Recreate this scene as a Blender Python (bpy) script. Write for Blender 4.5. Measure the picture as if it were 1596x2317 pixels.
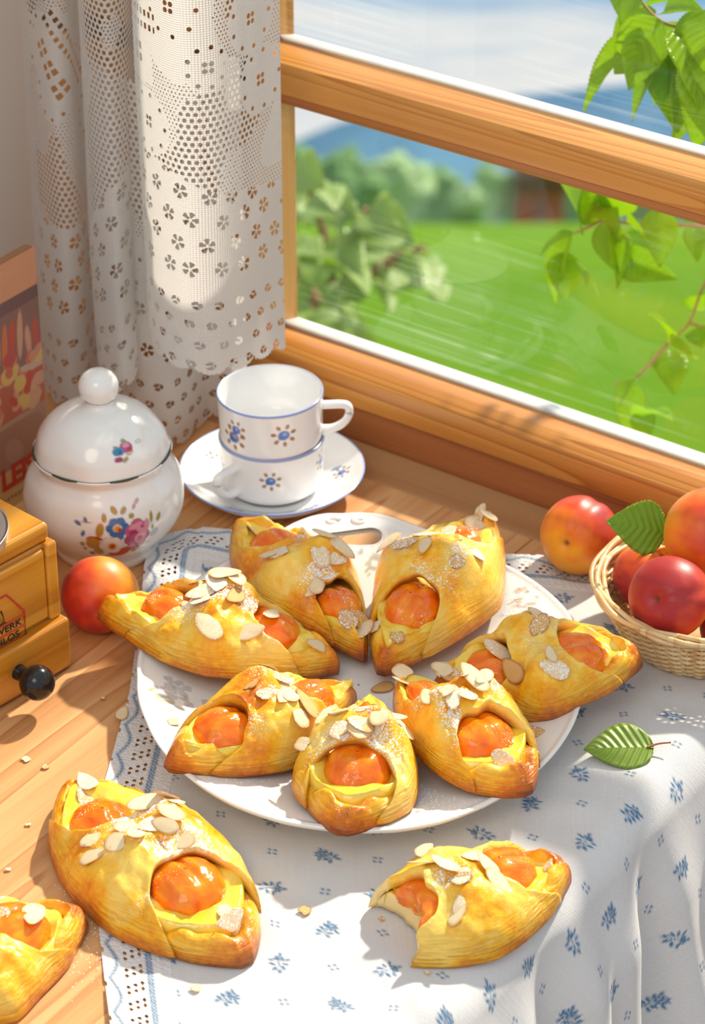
import bpy, bmesh, math, random
import numpy as np
from mathutils import Vector, Matrix, Euler
from mathutils.bvhtree import BVHTree

# ------------------------------------------------------------------ clear
for o in list(bpy.data.objects):
    bpy.data.objects.remove(o, do_unlink=True)
scene = bpy.context.scene
COL = scene.collection
PI = math.pi

# ------------------------------------------------------------------ camera (96 mm lens looking 32 degrees down)
F = 6200.0
PITCH = math.radians(32)
CZ = 1.048
CAM = np.array([0, -CZ / math.tan(PITCH), CZ])
FW = np.array([0, math.cos(PITCH), -math.sin(PITCH)])
UPV = np.array([0, math.sin(PITCH), math.cos(PITCH)])
RT = np.array([1.0, 0, 0])
cd = bpy.data.cameras.new('camera')
cam = bpy.data.objects.new('camera', cd)
COL.objects.link(cam)
cam.location = CAM
cam.rotation_euler = (PI / 2 - PITCH, 0, 0)
cd.sensor_fit = 'VERTICAL'
cd.sensor_height = 36
cd.sensor_width = 36
cd.lens = 36 * F / 2317
cd.clip_end = 5000
cd.dof.use_dof = True
cd.dof.focus_distance = 1.70
cd.dof.aperture_fstop = 10.0
scene.camera = cam

# ------------------------------------------------------------------ exposure, sky, sun
vs = scene.view_settings
vs.view_transform = 'Standard'
vs.look = 'None'
vs.gamma = 1
vs.use_curve_mapping = False
vs.exposure = 0.15
SUN_EL, SUN_STRENGTH, SKY_STRENGTH = math.radians(40.3), 5.7, 0.66
sun_dir = Vector((0.56 * math.cos(SUN_EL), 0.828 * math.cos(SUN_EL), math.sin(SUN_EL)))
sl = bpy.data.lights.new('sun', 'SUN')
sl.energy = SUN_STRENGTH
sl.angle = math.radians(2.2)
sl.color = (1.0, 0.90, 0.75)
so = bpy.data.objects.new('sun', sl)
COL.objects.link(so)
so.rotation_euler = sun_dir.to_track_quat('Z', 'Y').to_euler()
so.location = (3, 4, 5)

# added warm fill for the shaded sides, an unseen light behind the camera
la = bpy.data.lights.new('warm_fill', 'AREA')
la.shape = 'DISK'
la.size = 1.3
la.energy = 14
la.color = (1.0, 0.84, 0.64)
lo_ = bpy.data.objects.new('warm_fill', la)
COL.objects.link(lo_)
lo_.location = (-0.7, -2.3, 2.3)
lo_.rotation_euler = (Vector(lo_.location) - Vector((0, -0.2, 0))).to_track_quat('Z', 'Y').to_euler()

world = bpy.data.worlds.new('sky')
scene.world = world
world.use_nodes = True


# ------------------------------------------------------------------ node helpers
class NT:
    def __init__(self, tree):
        self.t = tree
        self.n = tree.nodes
        self.l = tree.links

    def new(self, typ, inputs=None, **props):
        nd = self.n.new(typ)
        for k, v in props.items():
            setattr(nd, k, v)
        if inputs:
            for k, v in inputs.items():
                self.set(nd, k, v)
        return nd

    def set(self, nd, k, v):
        s = nd.inputs[k]
        if isinstance(v, bpy.types.NodeSocket):
            self.l.new(v, s)
        elif isinstance(v, bpy.types.Node):
            self.l.new(v.outputs[0], s)
        else:
            s.default_value = v

    def math(self, op, a, b=0.0, c=0.0):
        return self.new('ShaderNodeMath', {0: a, 1: b, 2: c}, operation=op).outputs[0]

    def mix(self, f, a, b, blend='MIX'):
        nd = self.n.new('ShaderNodeMix')
        nd.data_type = 'RGBA'
        nd.blend_type = blend
        nd.clamp_factor = True
        self.set(nd, 0, f)
        self.set(nd, 6, a)
        self.set(nd, 7, b)
        return nd.outputs[2]

    def ramp(self, f, stops, interp='LINEAR'):
        nd = self.n.new('ShaderNodeValToRGB')
        cr = nd.color_ramp
        cr.interpolation = interp
        while len(cr.elements) < len(stops):
            cr.elements.new(0.5)
        for e, (p, c) in zip(cr.elements, stops):
            e.position = p
            e.color = (c[0], c[1], c[2], 1) if len(c) == 3 else c
        self.set(nd, 0, f)
        return nd.outputs[0]

    def coord(self, which='Object'):
        return self.new('ShaderNodeTexCoord').outputs[which]

    def attr(self, name, out='Fac'):
        return self.new('ShaderNodeAttribute', attribute_name=name).outputs[out]

    def mapping(self, v, scale=(1, 1, 1), rot=(0, 0, 0), loc=(0, 0, 0)):
        return self.new('ShaderNodeMapping', {'Vector': v, 'Scale': scale, 'Rotation': rot, 'Location': loc}).outputs[0]

    def noise(self, v, scale, detail=3, rough=0.5, dist=0.0):
        return self.new('ShaderNodeTexNoise', {'Vector': v, 'Scale': scale, 'Detail': detail, 'Roughness': rough, 'Distortion': dist}).outputs[0]

    def voro(self, v, scale, feature='F1', out='Distance', rnd=1.0):
        return self.new('ShaderNodeTexVoronoi', {'Vector': v, 'Scale': scale, 'Randomness': rnd}, feature=feature).outputs[out]

    def bump(self, h, strength, dist, normal=None):
        nd = self.new('ShaderNodeBump', {'Height': h, 'Strength': strength, 'Distance': dist})
        if normal is not None:
            self.l.new(normal, nd.inputs['Normal'])
        return nd.outputs[0]


def material(name):
    m = bpy.data.materials.new(name)
    m.use_nodes = True
    nt = NT(m.node_tree)
    b = nt.n['Principled BSDF']
    return m, nt, b


def simple(name, col, rough=0.5, **kw):
    m, nt, b = material(name)
    b.inputs['Base Color'].default_value = (*col, 1)
    b.inputs['Roughness'].default_value = rough
    for k, v in kw.items():
        b.inputs[k].default_value = v
    return m


# sky: blue with drifting bright cloud, the same all around
wt = NT(world.node_tree)
bg = wt.n['Background']
gen = wt.coord('Generated')
cl = wt.noise(wt.mapping(gen, (5.0, 5.0, 16.0), (0.25, 0.3, 0.1), (0.9, 0.35, 0.0)), 1.0, 5, 0.55, 0.4)
clf = wt.ramp(cl, [(0.36, (0, 0, 0)), (0.54, (1, 1, 1))])
skycol = wt.mix(clf, (0.17, 0.55, 0.95, 1), (1.18, 1.18, 1.16, 1))
wt.set(bg, 'Color', skycol)
bg.inputs['Strength'].default_value = SKY_STRENGTH


# ------------------------------------------------------------------ geometry helpers
def ray(x, y):
    return FW + RT * (x - 798) / F + UPV * (1158.5 - y) / F


def P(x, y, z=0.0):
    d = ray(x, y)
    return CAM + d * ((z - CAM[2]) / d[2])


def onplane(x, y, o, n):
    d = ray(x, y)
    return CAM + d * (np.dot(np.array(o) - CAM, n) / np.dot(d, n))


WD = np.array([0.817, -0.5766, 0.0])      # along the window, to the right
ED = np.array([0.5766, 0.817, 0.0])       # out through the window
RZW = math.atan2(WD[1], WD[0])


def ST(s, t, z=0.0):
    return WD * s + ED * t + np.array([0, 0, z])


def PT(x, y, t):
    return onplane(x, y, ED * t, ED)


def PS(x, y, s):
    return onplane(x, y, WD * s, WD)


def link(name, data, parent=None, mat=None, loc=None, rot=None):
    o = bpy.data.objects.new(name, data)
    COL.objects.link(o)
    if parent is not None:
        o.parent = parent
    if mat is not None and data is not None:
        if len(data.materials) == 0:
            data.materials.append(mat)
    if loc is not None:
        o.location = loc
    if rot is not None:
        o.rotation_euler = rot
    return o


def tag(o, label=None, cat=None, group=None, kind=None):
    if label:
        o['label'] = label
    if cat:
        o['category'] = cat
    if group:
        o['group'] = group
    if kind:
        o['kind'] = kind
    return o


def empty(name, loc=(0, 0, 0), rot=(0, 0, 0)):
    o = bpy.data.objects.new(name, None)
    o.empty_display_size = 0.02
    COL.objects.link(o)
    o.location = loc
    o.rotation_euler = rot
    return o


def mesh(name, v, f, smooth=True, attrs=None, cols=None, mi=None):
    """v (N,3), f list of arrays of equal-length faces (M,k)"""
    me = bpy.data.meshes.new(name)
    v = np.asarray(v, dtype=np.float32)
    if not isinstance(f, list):
        f = [f]
    f = [np.asarray(a, dtype=np.int32) for a in f if len(a)]
    nl = sum(a.size for a in f)
    npoly = sum(len(a) for a in f)
    me.vertices.add(len(v))
    me.vertices.foreach_set('co', v.ravel())
    me.loops.add(nl)
    me.polygons.add(npoly)
    me.loops.foreach_set('vertex_index', np.concatenate([a.ravel() for a in f]))
    tot = np.concatenate([np.full(len(a), a.shape[1], np.int32) for a in f])
    st = np.concatenate([[0], np.cumsum(tot)[:-1]]).astype(np.int32)
    me.polygons.foreach_set('loop_start', st)
    me.polygons.foreach_set('loop_total', tot)
    if mi is not None:
        me.polygons.foreach_set('material_index', np.asarray(mi, np.int32))
    me.update(calc_edges=True)
    me.validate()
    if smooth:
        me.polygons.foreach_set('use_smooth', np.ones(len(me.polygons), bool))
    for k, a in (attrs or {}).items():
        at = me.attributes.new(k, 'FLOAT', 'POINT')
        at.data.foreach_set('value', np.asarray(a, np.float32).ravel())
    for k, a in (cols or {}).items():
        at = me.attributes.new(k, 'FLOAT_COLOR', 'POINT')
        at.data.foreach_set('color', np.asarray(a, np.float32).ravel())
    return me


def gridf(nu, nv, cu=False, cv=False, off=0):
    """faces of a grid with nu*nv verts, index u*nv+v"""
    U = np.arange(nu if cu else nu - 1)
    V = np.arange(nv if cv else nv - 1)
    u, v = np.meshgrid(U, V, indexing='ij')
    u = u.ravel()
    v = v.ravel()
    u2 = (u + 1) % nu
    v2 = (v + 1) % nv
    return np.stack([u * nv + v, u2 * nv + v, u2 * nv + v2, u * nv + v2], 1) + off


def _hash(ix, iy, iz, seed):
    h = (ix.astype(np.int64) * 374761393 + iy.astype(np.int64) * 668265263 + iz.astype(np.int64) * 2147483647 + seed * 974711) & 0xffffffff
    h = ((h ^ (h >> 13)) * 1274126177) & 0xffffffff
    h = h ^ (h >> 16)
    return (h & 0xffff) / 65535.0


def vnoise(x, y, z=0.0, seed=0):
    x, y, z = np.broadcast_arrays(np.asarray(x, float), np.asarray(y, float), np.asarray(z, float))
    ix, iy, iz = np.floor(x), np.floor(y), np.floor(z)
    fx, fy, fz = x - ix, y - iy, z - iz
    fx, fy, fz = [q * q * (3 - 2 * q) for q in (fx, fy, fz)]
    r = 0
    for dx in (0, 1):
        for dy in (0, 1):
            for dz in (0, 1):
                w = (fx if dx else 1 - fx) * (fy if dy else 1 - fy) * (fz if dz else 1 - fz)
                r = r + w * _hash(ix + dx, iy + dy, iz + dz, seed)
    return r * 2 - 1


def fbm(x, y, z=0.0, seed=0, o=3):
    r = 0
    a = 1.0
    for i in range(o):
        k = 2.03 ** i
        r = r + a * vnoise(np.asarray(x) * k + 7.1 * i, np.asarray(y) * k, np.asarray(z) * k, seed + i)
        a *= 0.5
    return r


def sstep(a, b, x):
    t = np.clip((x - a) / (b - a), 0, 1)
    return t * t * (3 - 2 * t)


def lathe(prof, n=64, mod=None, res=None):
    """prof list of (r,z). returns verts, faces, theta, arc"""
    pr = np.array(prof, float)
    if res:
        d = np.concatenate([[0], np.cumsum(np.hypot(*np.diff(pr, axis=0).T))])
        k = max(4, int(d[-1] / res))
        q = np.linspace(0, d[-1], k)
        pr = np.stack([np.interp(q, d, pr[:, 0]), np.interp(q, d, pr[:, 1])], 1)
    th = np.linspace(0, 2 * PI, n, endpoint=False)
    R = np.repeat(pr[:, 0][:, None], n, 1)
    Z = np.repeat(pr[:, 1][:, None], n, 1)
    TH = np.repeat(th[None], len(pr), 0)
    if mod is not None:
        R = R * mod(TH, Z)
    v = np.stack([R * np.cos(TH), R * np.sin(TH), Z], -1).reshape(-1, 3)
    return v, gridf(len(pr), n, False, True)[:, ::-1], TH.ravel(), Z.ravel()


def smoothprof(pts, n=8):
    """Catmull-Rom through profile points"""
    p = [np.array(q, float) for q in pts]
    p = [2 * p[0] - p[1]] + p + [2 * p[-1] - p[-2]]
    out = []
    for i in range(1, len(p) - 2):
        for k in range(n):
            t = k / n
            a, b, c, d = p[i - 1:i + 3]
            out.append(0.5 * ((2 * b) + (c - a) * t + (2 * a - 5 * b + 4 * c - d) * t * t + (3 * b - a - 3 * c + d) * t ** 3))
    out.append(p[-2])
    return np.array(out)


def tube(path, rad, n=8, closed=False, flat=1.0):
    p = np.asarray(path, float)
    m = len(p)
    r = np.broadcast_to(np.asarray(rad, float), (m,))
    if closed:
        tg = np.roll(p, -1, 0) - np.roll(p, 1, 0)
    else:
        tg = np.gradient(p, axis=0)
    tg /= np.linalg.norm(tg, axis=1)[:, None] + 1e-12
    ref = np.array([0, 0, 1.0])
    if abs(np.mean(tg[:, 2])) > 0.8:
        ref = np.array([1.0, 0, 0])
    a = np.cross(tg, ref)
    a /= np.linalg.norm(a, axis=1)[:, None] + 1e-12
    b = np.cross(a, tg)
    th = np.linspace(0, 2 * PI, n, endpoint=False)
    v = p[:, None] + r[:, None, None] * (a[:, None] * np.cos(th)[None, :, None] * flat + b[:, None] * np.sin(th)[None, :, None])
    f = [gridf(m, n, closed, True)]
    if not closed:
        f.append(np.array([list(range(n))[::-1]]))
        f.append(np.array([[(m - 1) * n + i for i in range(n)]]))
    return v.reshape(-1, 3), f


def joinparts(parts):
    V, FQ = [], {}
    off = 0
    for v, f in parts:
        if not isinstance(f, list):
            f = [f]
        for a in f:
            a = np.asarray(a)
            FQ.setdefault(a.shape[1], []).append(a + off)
        V.append(v)
        off += len(v)
    return np.concatenate(V), [np.concatenate(x) for x in FQ.values()]


def box(name, lo, hi, bevel=0.0, seg=2):
    bm = bmesh.new()
    bmesh.ops.create_cube(bm, size=1)
    lo = Vector(lo)
    hi = Vector(hi)
    for v in bm.verts:
        v.co = Vector(((lo[i] + hi[i]) / 2 + v.co[i] * (hi[i] - lo[i]) for i in range(3)))
    if bevel:
        bmesh.ops.bevel(bm, geom=list(bm.edges), offset=bevel, segments=seg, profile=0.5, affect='EDGES')
    me = bpy.data.meshes.new(name)
    bm.to_mesh(me)
    bm.free()
    return me


def prism(name, prof, x0, x1, bevel=0.0):
    """extrude a (y,z) profile along x"""
    n = len(prof)
    v = [(x0, y, z) for y, z in prof] + [(x1, y, z) for y, z in prof]
    f4 = [[i, (i + 1) % n, n + (i + 1) % n, n + i] for i in range(n)]
    me = mesh(name, v, [np.array(f4), np.array([list(range(n))[::-1]]), np.array([[n + i for i in range(n)]])], smooth=False)
    if bevel:
        bm = bmesh.new()
        bm.from_mesh(me)
        bmesh.ops.recalc_face_normals(bm, faces=bm.faces)
        bmesh.ops.bevel(bm, geom=list(bm.edges), offset=bevel, segments=2, profile=0.5, affect='EDGES')
        bm.to_mesh(me)
        bm.free()
    return me


def boolean(ob, cutter, op='DIFFERENCE'):
    md = ob.modifiers.new('b', 'BOOLEAN')
    md.operation = op
    md.object = cutter
    md.solver = 'EXACT'
    dg = bpy.context.evaluated_depsgraph_get()
    dg.update()
    me = bpy.data.meshes.new_from_object(ob.evaluated_get(dg))
    ob.modifiers.remove(md)
    ob.data = me


# paint: list of soft ellipses onto (x,y) -> colour attribute rgba
def paint(x, y, items, soft=0.0006, base=None):
    C = np.zeros((len(x), 4)) if base is None else base
    for (cx, cy, rx, ry, rot, col) in items:
        c, s = math.cos(rot), math.sin(rot)
        dx, dy = x - cx, y - cy
        u = (dx * c + dy * s) / rx
        w = (-dx * s + dy * c) / ry
        d = (np.sqrt(u * u + w * w) - 1) * min(rx, ry)
        a = np.clip(0.5 - d / soft, 0, 1)
        if not a.any():
            continue
        C[:, :3] = C[:, :3] * (1 - a[:, None]) + np.array(col)[None] * a[:, None]
        C[:, 3] = np.maximum(C[:, 3], a)
    return C


# ------------------------------------------------------------------ materials
def sugar_mix(nt, base, dens, co, scale=420, amt=1.0):
    """white powder specks where dens (socket) is high"""
    m = None
    for sc, k in ((scale, 0.72), (scale * 2.1, 0.80), (scale * 0.62, 0.42)):
        d = nt.voro(nt.mapping(co, loc=(sc * 0.013, 0.2, 0.1)), sc)
        q = nt.math('LESS_THAN', d, nt.math('MULTIPLY', dens, k * amt))
        m = q if m is None else nt.math('MAXIMUM', m, q)
    return nt.mix(nt.math('MULTIPLY', m, 0.92), base, (0.93, 0.90, 0.86, 1)), m


def mat_dough():
    m, nt, b = material('pastry_dough')
    co = nt.coord()
    bake = nt.attr('bake')
    n1 = nt.noise(co, 55, 4, 0.6)
    n2 = nt.noise(co, 260, 3, 0.6)
    f = nt.math('ADD', bake, nt.math('MULTIPLY', nt.math('SUBTRACT', n1, 0.5), 0.75))
    f = nt.math('ADD', f, nt.math('MULTIPLY', nt.math('SUBTRACT', n2, 0.5), 0.4))
    col = nt.ramp(f, [(0.0, (0.96, 0.64, 0.12)), (0.20, (0.95, 0.50, 0.020)), (0.38, (0.88, 0.32, 0.008)), (0.58, (0.62, 0.15, 0.006)), (0.86, (0.24, 0.05, 0.006))])
    lam = nt.noise(nt.mapping(co, (55, 55, 780)), 1.0, 3, 0.6)
    side = nt.attr('side')
    lamd = nt.math('MULTIPLY', side, nt.ramp(lam, [(0.42, (1, 1, 1)), (0.56, (0, 0, 0))]))
    col = nt.mix(nt.math('MULTIPLY', lamd, 0.55), col, (0.50, 0.15, 0.012, 1))
    col, sm = sugar_mix(nt, col, nt.attr('sugar'), co)
    nt.set(b, 'Base Color', col)
    h = nt.math('ADD', nt.math('MULTIPLY', nt.noise(co, 170, 5, 0.65), 0.6), nt.math('MULTIPLY', nt.math('MULTIPLY', lam, side), 1.6))
    h = nt.math('ADD', h, nt.math('MULTIPLY', sm, 0.35))
    nt.set(b, 'Normal', nt.bump(h, 0.85, 0.0018))
    nt.set(b, 'Roughness', nt.math('ADD', 0.27, nt.math('MULTIPLY', sm, 0.5)))
    b.inputs['Subsurface Weight'].default_value = 0.12
    b.inputs['Subsurface Radius'].default_value = (1, 0.5, 0.15)
    b.inputs['Subsurface Scale'].default_value = 0.004
    b.inputs['Specular IOR Level'].default_value = 0.35
    b.inputs['Coat Weight'].default_value = 0.18
    b.inputs['Coat Roughness'].default_value = 0.12
    return m


def mat_custard():
    m, nt, b = material('custard')
    co = nt.coord()
    n = nt.noise(co, 60, 4, 0.5)
    nt.set(b, 'Base Color', nt.ramp(n, [(0.3, (0.93, 0.62, 0.03)), (0.6, (0.94, 0.70, 0.10)), (0.8, (0.86, 0.45, 0.03))]))
    nt.set(b, 'Normal', nt.bump(nt.noise(co, 90, 3), 0.5, 0.003))
    b.inputs['Roughness'].default_value = 0.16
    b.inputs['Coat Weight'].default_value = 0.6
    b.inputs['Coat Roughness'].default_value = 0.06
    b.inputs['Subsurface Weight'].default_value = 0.15
    b.inputs['Subsurface Scale'].default_value = 0.004
    return m


def mat_cooked():
    m, nt, b = material('baked_apricot')
    co = nt.coord()
    n = nt.noise(nt.mapping(co, (1, 1.5, 1)), 70, 4, 0.5, 0.3)
    col = nt.ramp(n, [(0.25, (0.84, 0.10, 0.003)), (0.48, (0.94, 0.20, 0.003)), (0.68, (0.96, 0.32, 0.006)), (0.9, (0.96, 0.46, 0.03))])
    col, sm = sugar_mix(nt, col, nt.attr('sugar'), co)
    nt.set(b, 'Base Color', col)
    nt.set(b, 'Normal', nt.bump(nt.math('ADD', n, nt.math('MULTIPLY', sm, 0.3)), 0.55, 0.0022))
    nt.set(b, 'Roughness', nt.math('ADD', 0.17, nt.math('MULTIPLY', sm, 0.5)))
    b.inputs['Specular IOR Level'].default_value = 0.3
    b.inputs['Coat Weight'].default_value = 0.45
    b.inputs['Coat Roughness'].default_value = 0.05
    b.inputs['Subsurface Weight'].default_value = 0.2
    b.inputs['Subsurface Radius'].default_value = (1, 0.3, 0.05)
    b.inputs['Subsurface Scale'].default_value = 0.006
    return m


def mat_almond(name, c1, c2, edge):
    m, nt, b = material(name)
    co = nt.coord()
    oi = nt.new('ShaderNodeObjectInfo').outputs['Random']
    n = nt.noise(co, 160, 3)
    col = nt.mix(n, (*c1, 1), (*c2, 1))
    col = nt.mix(nt.math('MULTIPLY', nt.attr('rim'), 0.9), col, (*edge, 1))
    col = nt.mix(nt.math('MULTIPLY', oi, 0.35), col, (0.80, 0.46, 0.17, 1))
    col, sm = sugar_mix(nt, col, nt.math('MULTIPLY', oi, 0.55), nt.new('ShaderNodeNewGeometry').outputs['Position'])
    nt.set(b, 'Base Color', col)
    b.inputs['Roughness'].default_value = 0.42
    nt.set(b, 'Normal', nt.bump(nt.math('ADD', n, nt.math('MULTIPLY', sm, 0.4)), 0.4, 0.0006))
    b.inputs['Subsurface Weight'].default_value = 0.1
    b.inputs['Subsurface Scale'].default_value = 0.003
    return m


def mat_porcelain(name='porcelain', tint=(0.87, 0.86, 0.83)):
    m, nt, b = material(name)
    pc = nt.new('ShaderNodeAttribute', attribute_name='print')
    col = nt.mix(pc.outputs['Alpha'], (*tint, 1), pc.outputs['Color'])
    nt.set(b, 'Base Color', col)
    b.inputs['Roughness'].default_value = 0.16
    b.inputs['Coat Weight'].default_value = 0.5
    b.inputs['Coat Roughness'].default_value = 0.05
    return m


def mat_wood(name, c_light, c_mid, c_dark, scale=1.0, rough=0.45, ring=9.0, coat=0.0, axis=1, knot=0.0):
    """grain runs along local axis (0 x, 1 y, 2 z)"""
    m, nt, b = material(name)
    co = nt.coord()
    st = [28.0, 28.0, 28.0]
    st[axis] = 1.1
    st = [q * scale for q in st]
    wv = nt.noise(nt.mapping(co, tuple(q * 0.32 for q in st)), 1.0, 2, 0.5, 0.2)
    rings = nt.math('FRACT', nt.math('MULTIPLY', wv, ring))
    rg = nt.ramp(rings, [(0.0, (0, 0, 0)), (0.72, (0.55, 0.55, 0.55)), (0.93, (1, 1, 1)), (1.0, (0.1, 0.1, 0.1))])
    fine = nt.noise(nt.mapping(co, tuple(q * (9 if i != axis else 4) for i, q in enumerate(st))), 1.0, 3, 0.6)
    big = nt.noise(nt.mapping(co, tuple(q * 0.12 for q in st)), 1.0, 3, 0.5)
    f = nt.math('ADD', nt.math('MULTIPLY', rg, 0.62), nt.math('MULTIPLY', nt.math('SUBTRACT', fine, 0.5), 0.55))
    f = nt.math('ADD', f, nt.math('MULTIPLY', nt.math('SUBTRACT', big, 0.5), 0.8))
    col = nt.ramp(f, [(0.0, c_light), (0.40, c_mid), (0.95, c_dark)])
    nt.set(b, 'Base Color', col)
    nt.set(b, 'Normal', nt.bump(f, 0.18, 0.0012))
    b.inputs['Roughness'].default_value = rough
    if coat:
        b.inputs['Coat Weight'].default_value = coat
        b.inputs['Coat Roughness'].default_value = 0.15
    return m


def mat_cloth():
    m, nt, b = material('printed_linen')
    uv = nt.attr('flat', 'Vector')
    pr = nt.attr('blue')
    lace = nt.attr('lace')
    hole = nt.attr('hole')
    sx = nt.new('ShaderNodeSeparateXYZ', {0: uv})
    wob = nt.noise(uv, 180, 2)
    k = 2 * PI / 0.00105
    th1 = nt.math('SINE', nt.math('ADD', nt.math('MULTIPLY', sx.outputs[0], k), nt.math('MULTIPLY', wob, 3.0)))
    th2 = nt.math('SINE', nt.math('ADD', nt.math('MULTIPLY', sx.outputs[1], k), nt.math('MULTIPLY', wob, 3.0)))
    weave = nt.math('MULTIPLY', th1, th2)
    slub1 = nt.noise(nt.mapping(uv, (900, 18, 1)), 1.0, 2)
    slub2 = nt.noise(nt.mapping(uv, (18, 900, 1)), 1.0, 2)
    sl = nt.math('ADD', slub1, slub2)
    croch = nt.voro(uv, 420)
    h = nt.new('ShaderNodeMix', {0: lace, 2: nt.math('ADD', nt.math('MULTIPLY', weave, 0.45), sl), 3: nt.math('MULTIPLY', croch, -2.2)}).outputs[0]
    pm = nt.math('MULTIPLY', pr, nt.math('ADD', 1.0, nt.math('MULTIPLY', weave, 0.2)))
    col = nt.mix(nt.math('MULTIPLY', nt.math('ADD', sl, nt.math('MULTIPLY', weave, 0.35)), 0.34), (0.80, 0.79, 0.785, 1), (0.62, 0.60, 0.595, 1))
    col = nt.mix(nt.math('MULTIPLY', nt.math('SUBTRACT', 1.0, lace), nt.math('MULTIPLY', nt.math('LESS_THAN', weave, -0.75), 0.35)), col, (0.45, 0.42, 0.42, 1))
    col = nt.mix(pm, col, (0.022, 0.15, 0.32, 1))
    nt.set(b, 'Base Color', col)
    b.inputs['Roughness'].default_value = 0.9
    nt.set(b, 'Normal', nt.bump(h, 0.5, 0.0007))
    nt.set(b, 'Alpha', nt.math('LESS_THAN', hole, 0.5))
    return m


def mat_lace():
    m = bpy.data.materials.new('lace_curtain')
    m.use_nodes = True
    nt = NT(m.node_tree)
    nt.n.remove(nt.n['Principled BSDF'])
    out = nt.n['Material Output']
    uv = nt.attr('flat', 'Vector')
    hole = nt.attr('hole')
    sx = nt.new('ShaderNodeSeparateXYZ', {0: uv})
    rib = nt.math('SINE', nt.math('MULTIPLY', sx.outputs[1], 2 * PI / 0.0016))
    rib2 = nt.math('SINE', nt.math('MULTIPLY', sx.outputs[0], 2 * PI / 0.0021))
    h = nt.math('ADD', nt.math('MULTIPLY', rib, 0.5), nt.math('ADD', nt.math('MULTIPLY', rib2, 0.5), nt.math('MULTIPLY', hole, -1.5)))
    nrm = nt.bump(h, 0.55, 0.0009)
    d = nt.new('ShaderNodeBsdfDiffuse', {'Color': (0.88, 0.86, 0.83, 1), 'Normal': nrm})
    tr = nt.new('ShaderNodeBsdfTranslucent', {'Color': (0.86, 0.83, 0.79, 1), 'Normal': nrm})
    mx = nt.new('ShaderNodeMixShader', {0: 0.45, 1: d.outputs[0], 2: tr.outputs[0]})
    tp = nt.new('ShaderNodeBsdfTransparent')
    mm = nt.new('ShaderNodeMixShader', {0: nt.math('GREATER_THAN', hole, 0.5), 1: mx.outputs[0], 2: tp.outputs[0]})
    nt.l.new(mm.outputs[0], out.inputs['Surface'])
    return m


def mat_leaf(name, c1, c2, trans=0.45, rough=0.35):
    m = bpy.data.materials.new(name)
    m.use_nodes = True
    nt = NT(m.node_tree)
    b = nt.n['Principled BSDF']
    out = nt.n['Material Output']
    uv = nt.attr('flat', 'Vector')
    sx = nt.new('ShaderNodeSeparateXYZ', {0: uv})
    oi = nt.new('ShaderNodeObjectInfo').outputs['Random']
    av = nt.math('ABSOLUTE', sx.outputs[1])
    vein = nt.math('SINE', nt.math('MULTIPLY', nt.math('SUBTRACT', sx.outputs[0], nt.math('MULTIPLY', av, 0.45)), 52.0))
    col = nt.mix(nt.noise(uv, 4, 3), (*c1, 1), (*c2, 1))
    col = nt.mix(nt.math('MULTIPLY', oi, 0.5), col, (c1[0] * 1.5, c1[1] * 1.2, c1[2], 1))
    col = nt.mix(nt.math('MULTIPLY', nt.math('GREATER_THAN', vein, 0.93), 0.2), col, (c2[0] * 1.5 + 0.08, c2[1] * 1.3 + 0.08, c2[2], 1))
    nt.set(b, 'Base Color', col)
    b.inputs['Roughness'].default_value = rough
    nt.set(b, 'Normal', nt.bump(vein, 0.35, 0.0012))
    tl = nt.new('ShaderNodeBsdfTranslucent', {'Color': nt.mix(0.6, col, (0.62, 0.80, 0.05, 1))})
    mx = nt.new('ShaderNodeMixShader', {0: trans, 1: b.outputs[0], 2: tl.outputs[0]})
    nt.l.new(mx.outputs[0], out.inputs['Surface'])
    return m


def mat_fresh():
    m, nt, b = material('fresh_apricot')
    co = nt.coord()
    bl = nt.attr('blush')
    n = nt.noise(co, 45, 4, 0.6)
    f = nt.math('ADD', bl, nt.math('MULTIPLY', nt.math('SUBTRACT', n, 0.5), 0.45))
    col = nt.ramp(f, [(0.05, (0.93, 0.36, 0.012)), (0.35, (0.90, 0.20, 0.012)), (0.62, (0.74, 0.075, 0.016)), (0.95, (0.42, 0.018, 0.018))])
    col = nt.mix(nt.attr('pit'), col, (0.10, 0.03, 0.01, 1))
    nt.set(b, 'Base Color', col)
    b.inputs['Roughness'].default_value = 0.42
    b.inputs['Sheen Weight'].default_value = 0.08
    b.inputs['Sheen Tint'].default_value = (1, 0.75, 0.65, 1)
    b.inputs['Subsurface Weight'].default_value = 0.12
    b.inputs['Subsurface Radius'].default_value = (1, 0.3, 0.1)
    b.inputs['Subsurface Scale'].default_value = 0.004
    nt.set(b, 'Normal', nt.bump(nt.noise(co, 900, 2), 0.08, 0.0005))
    return m


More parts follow.
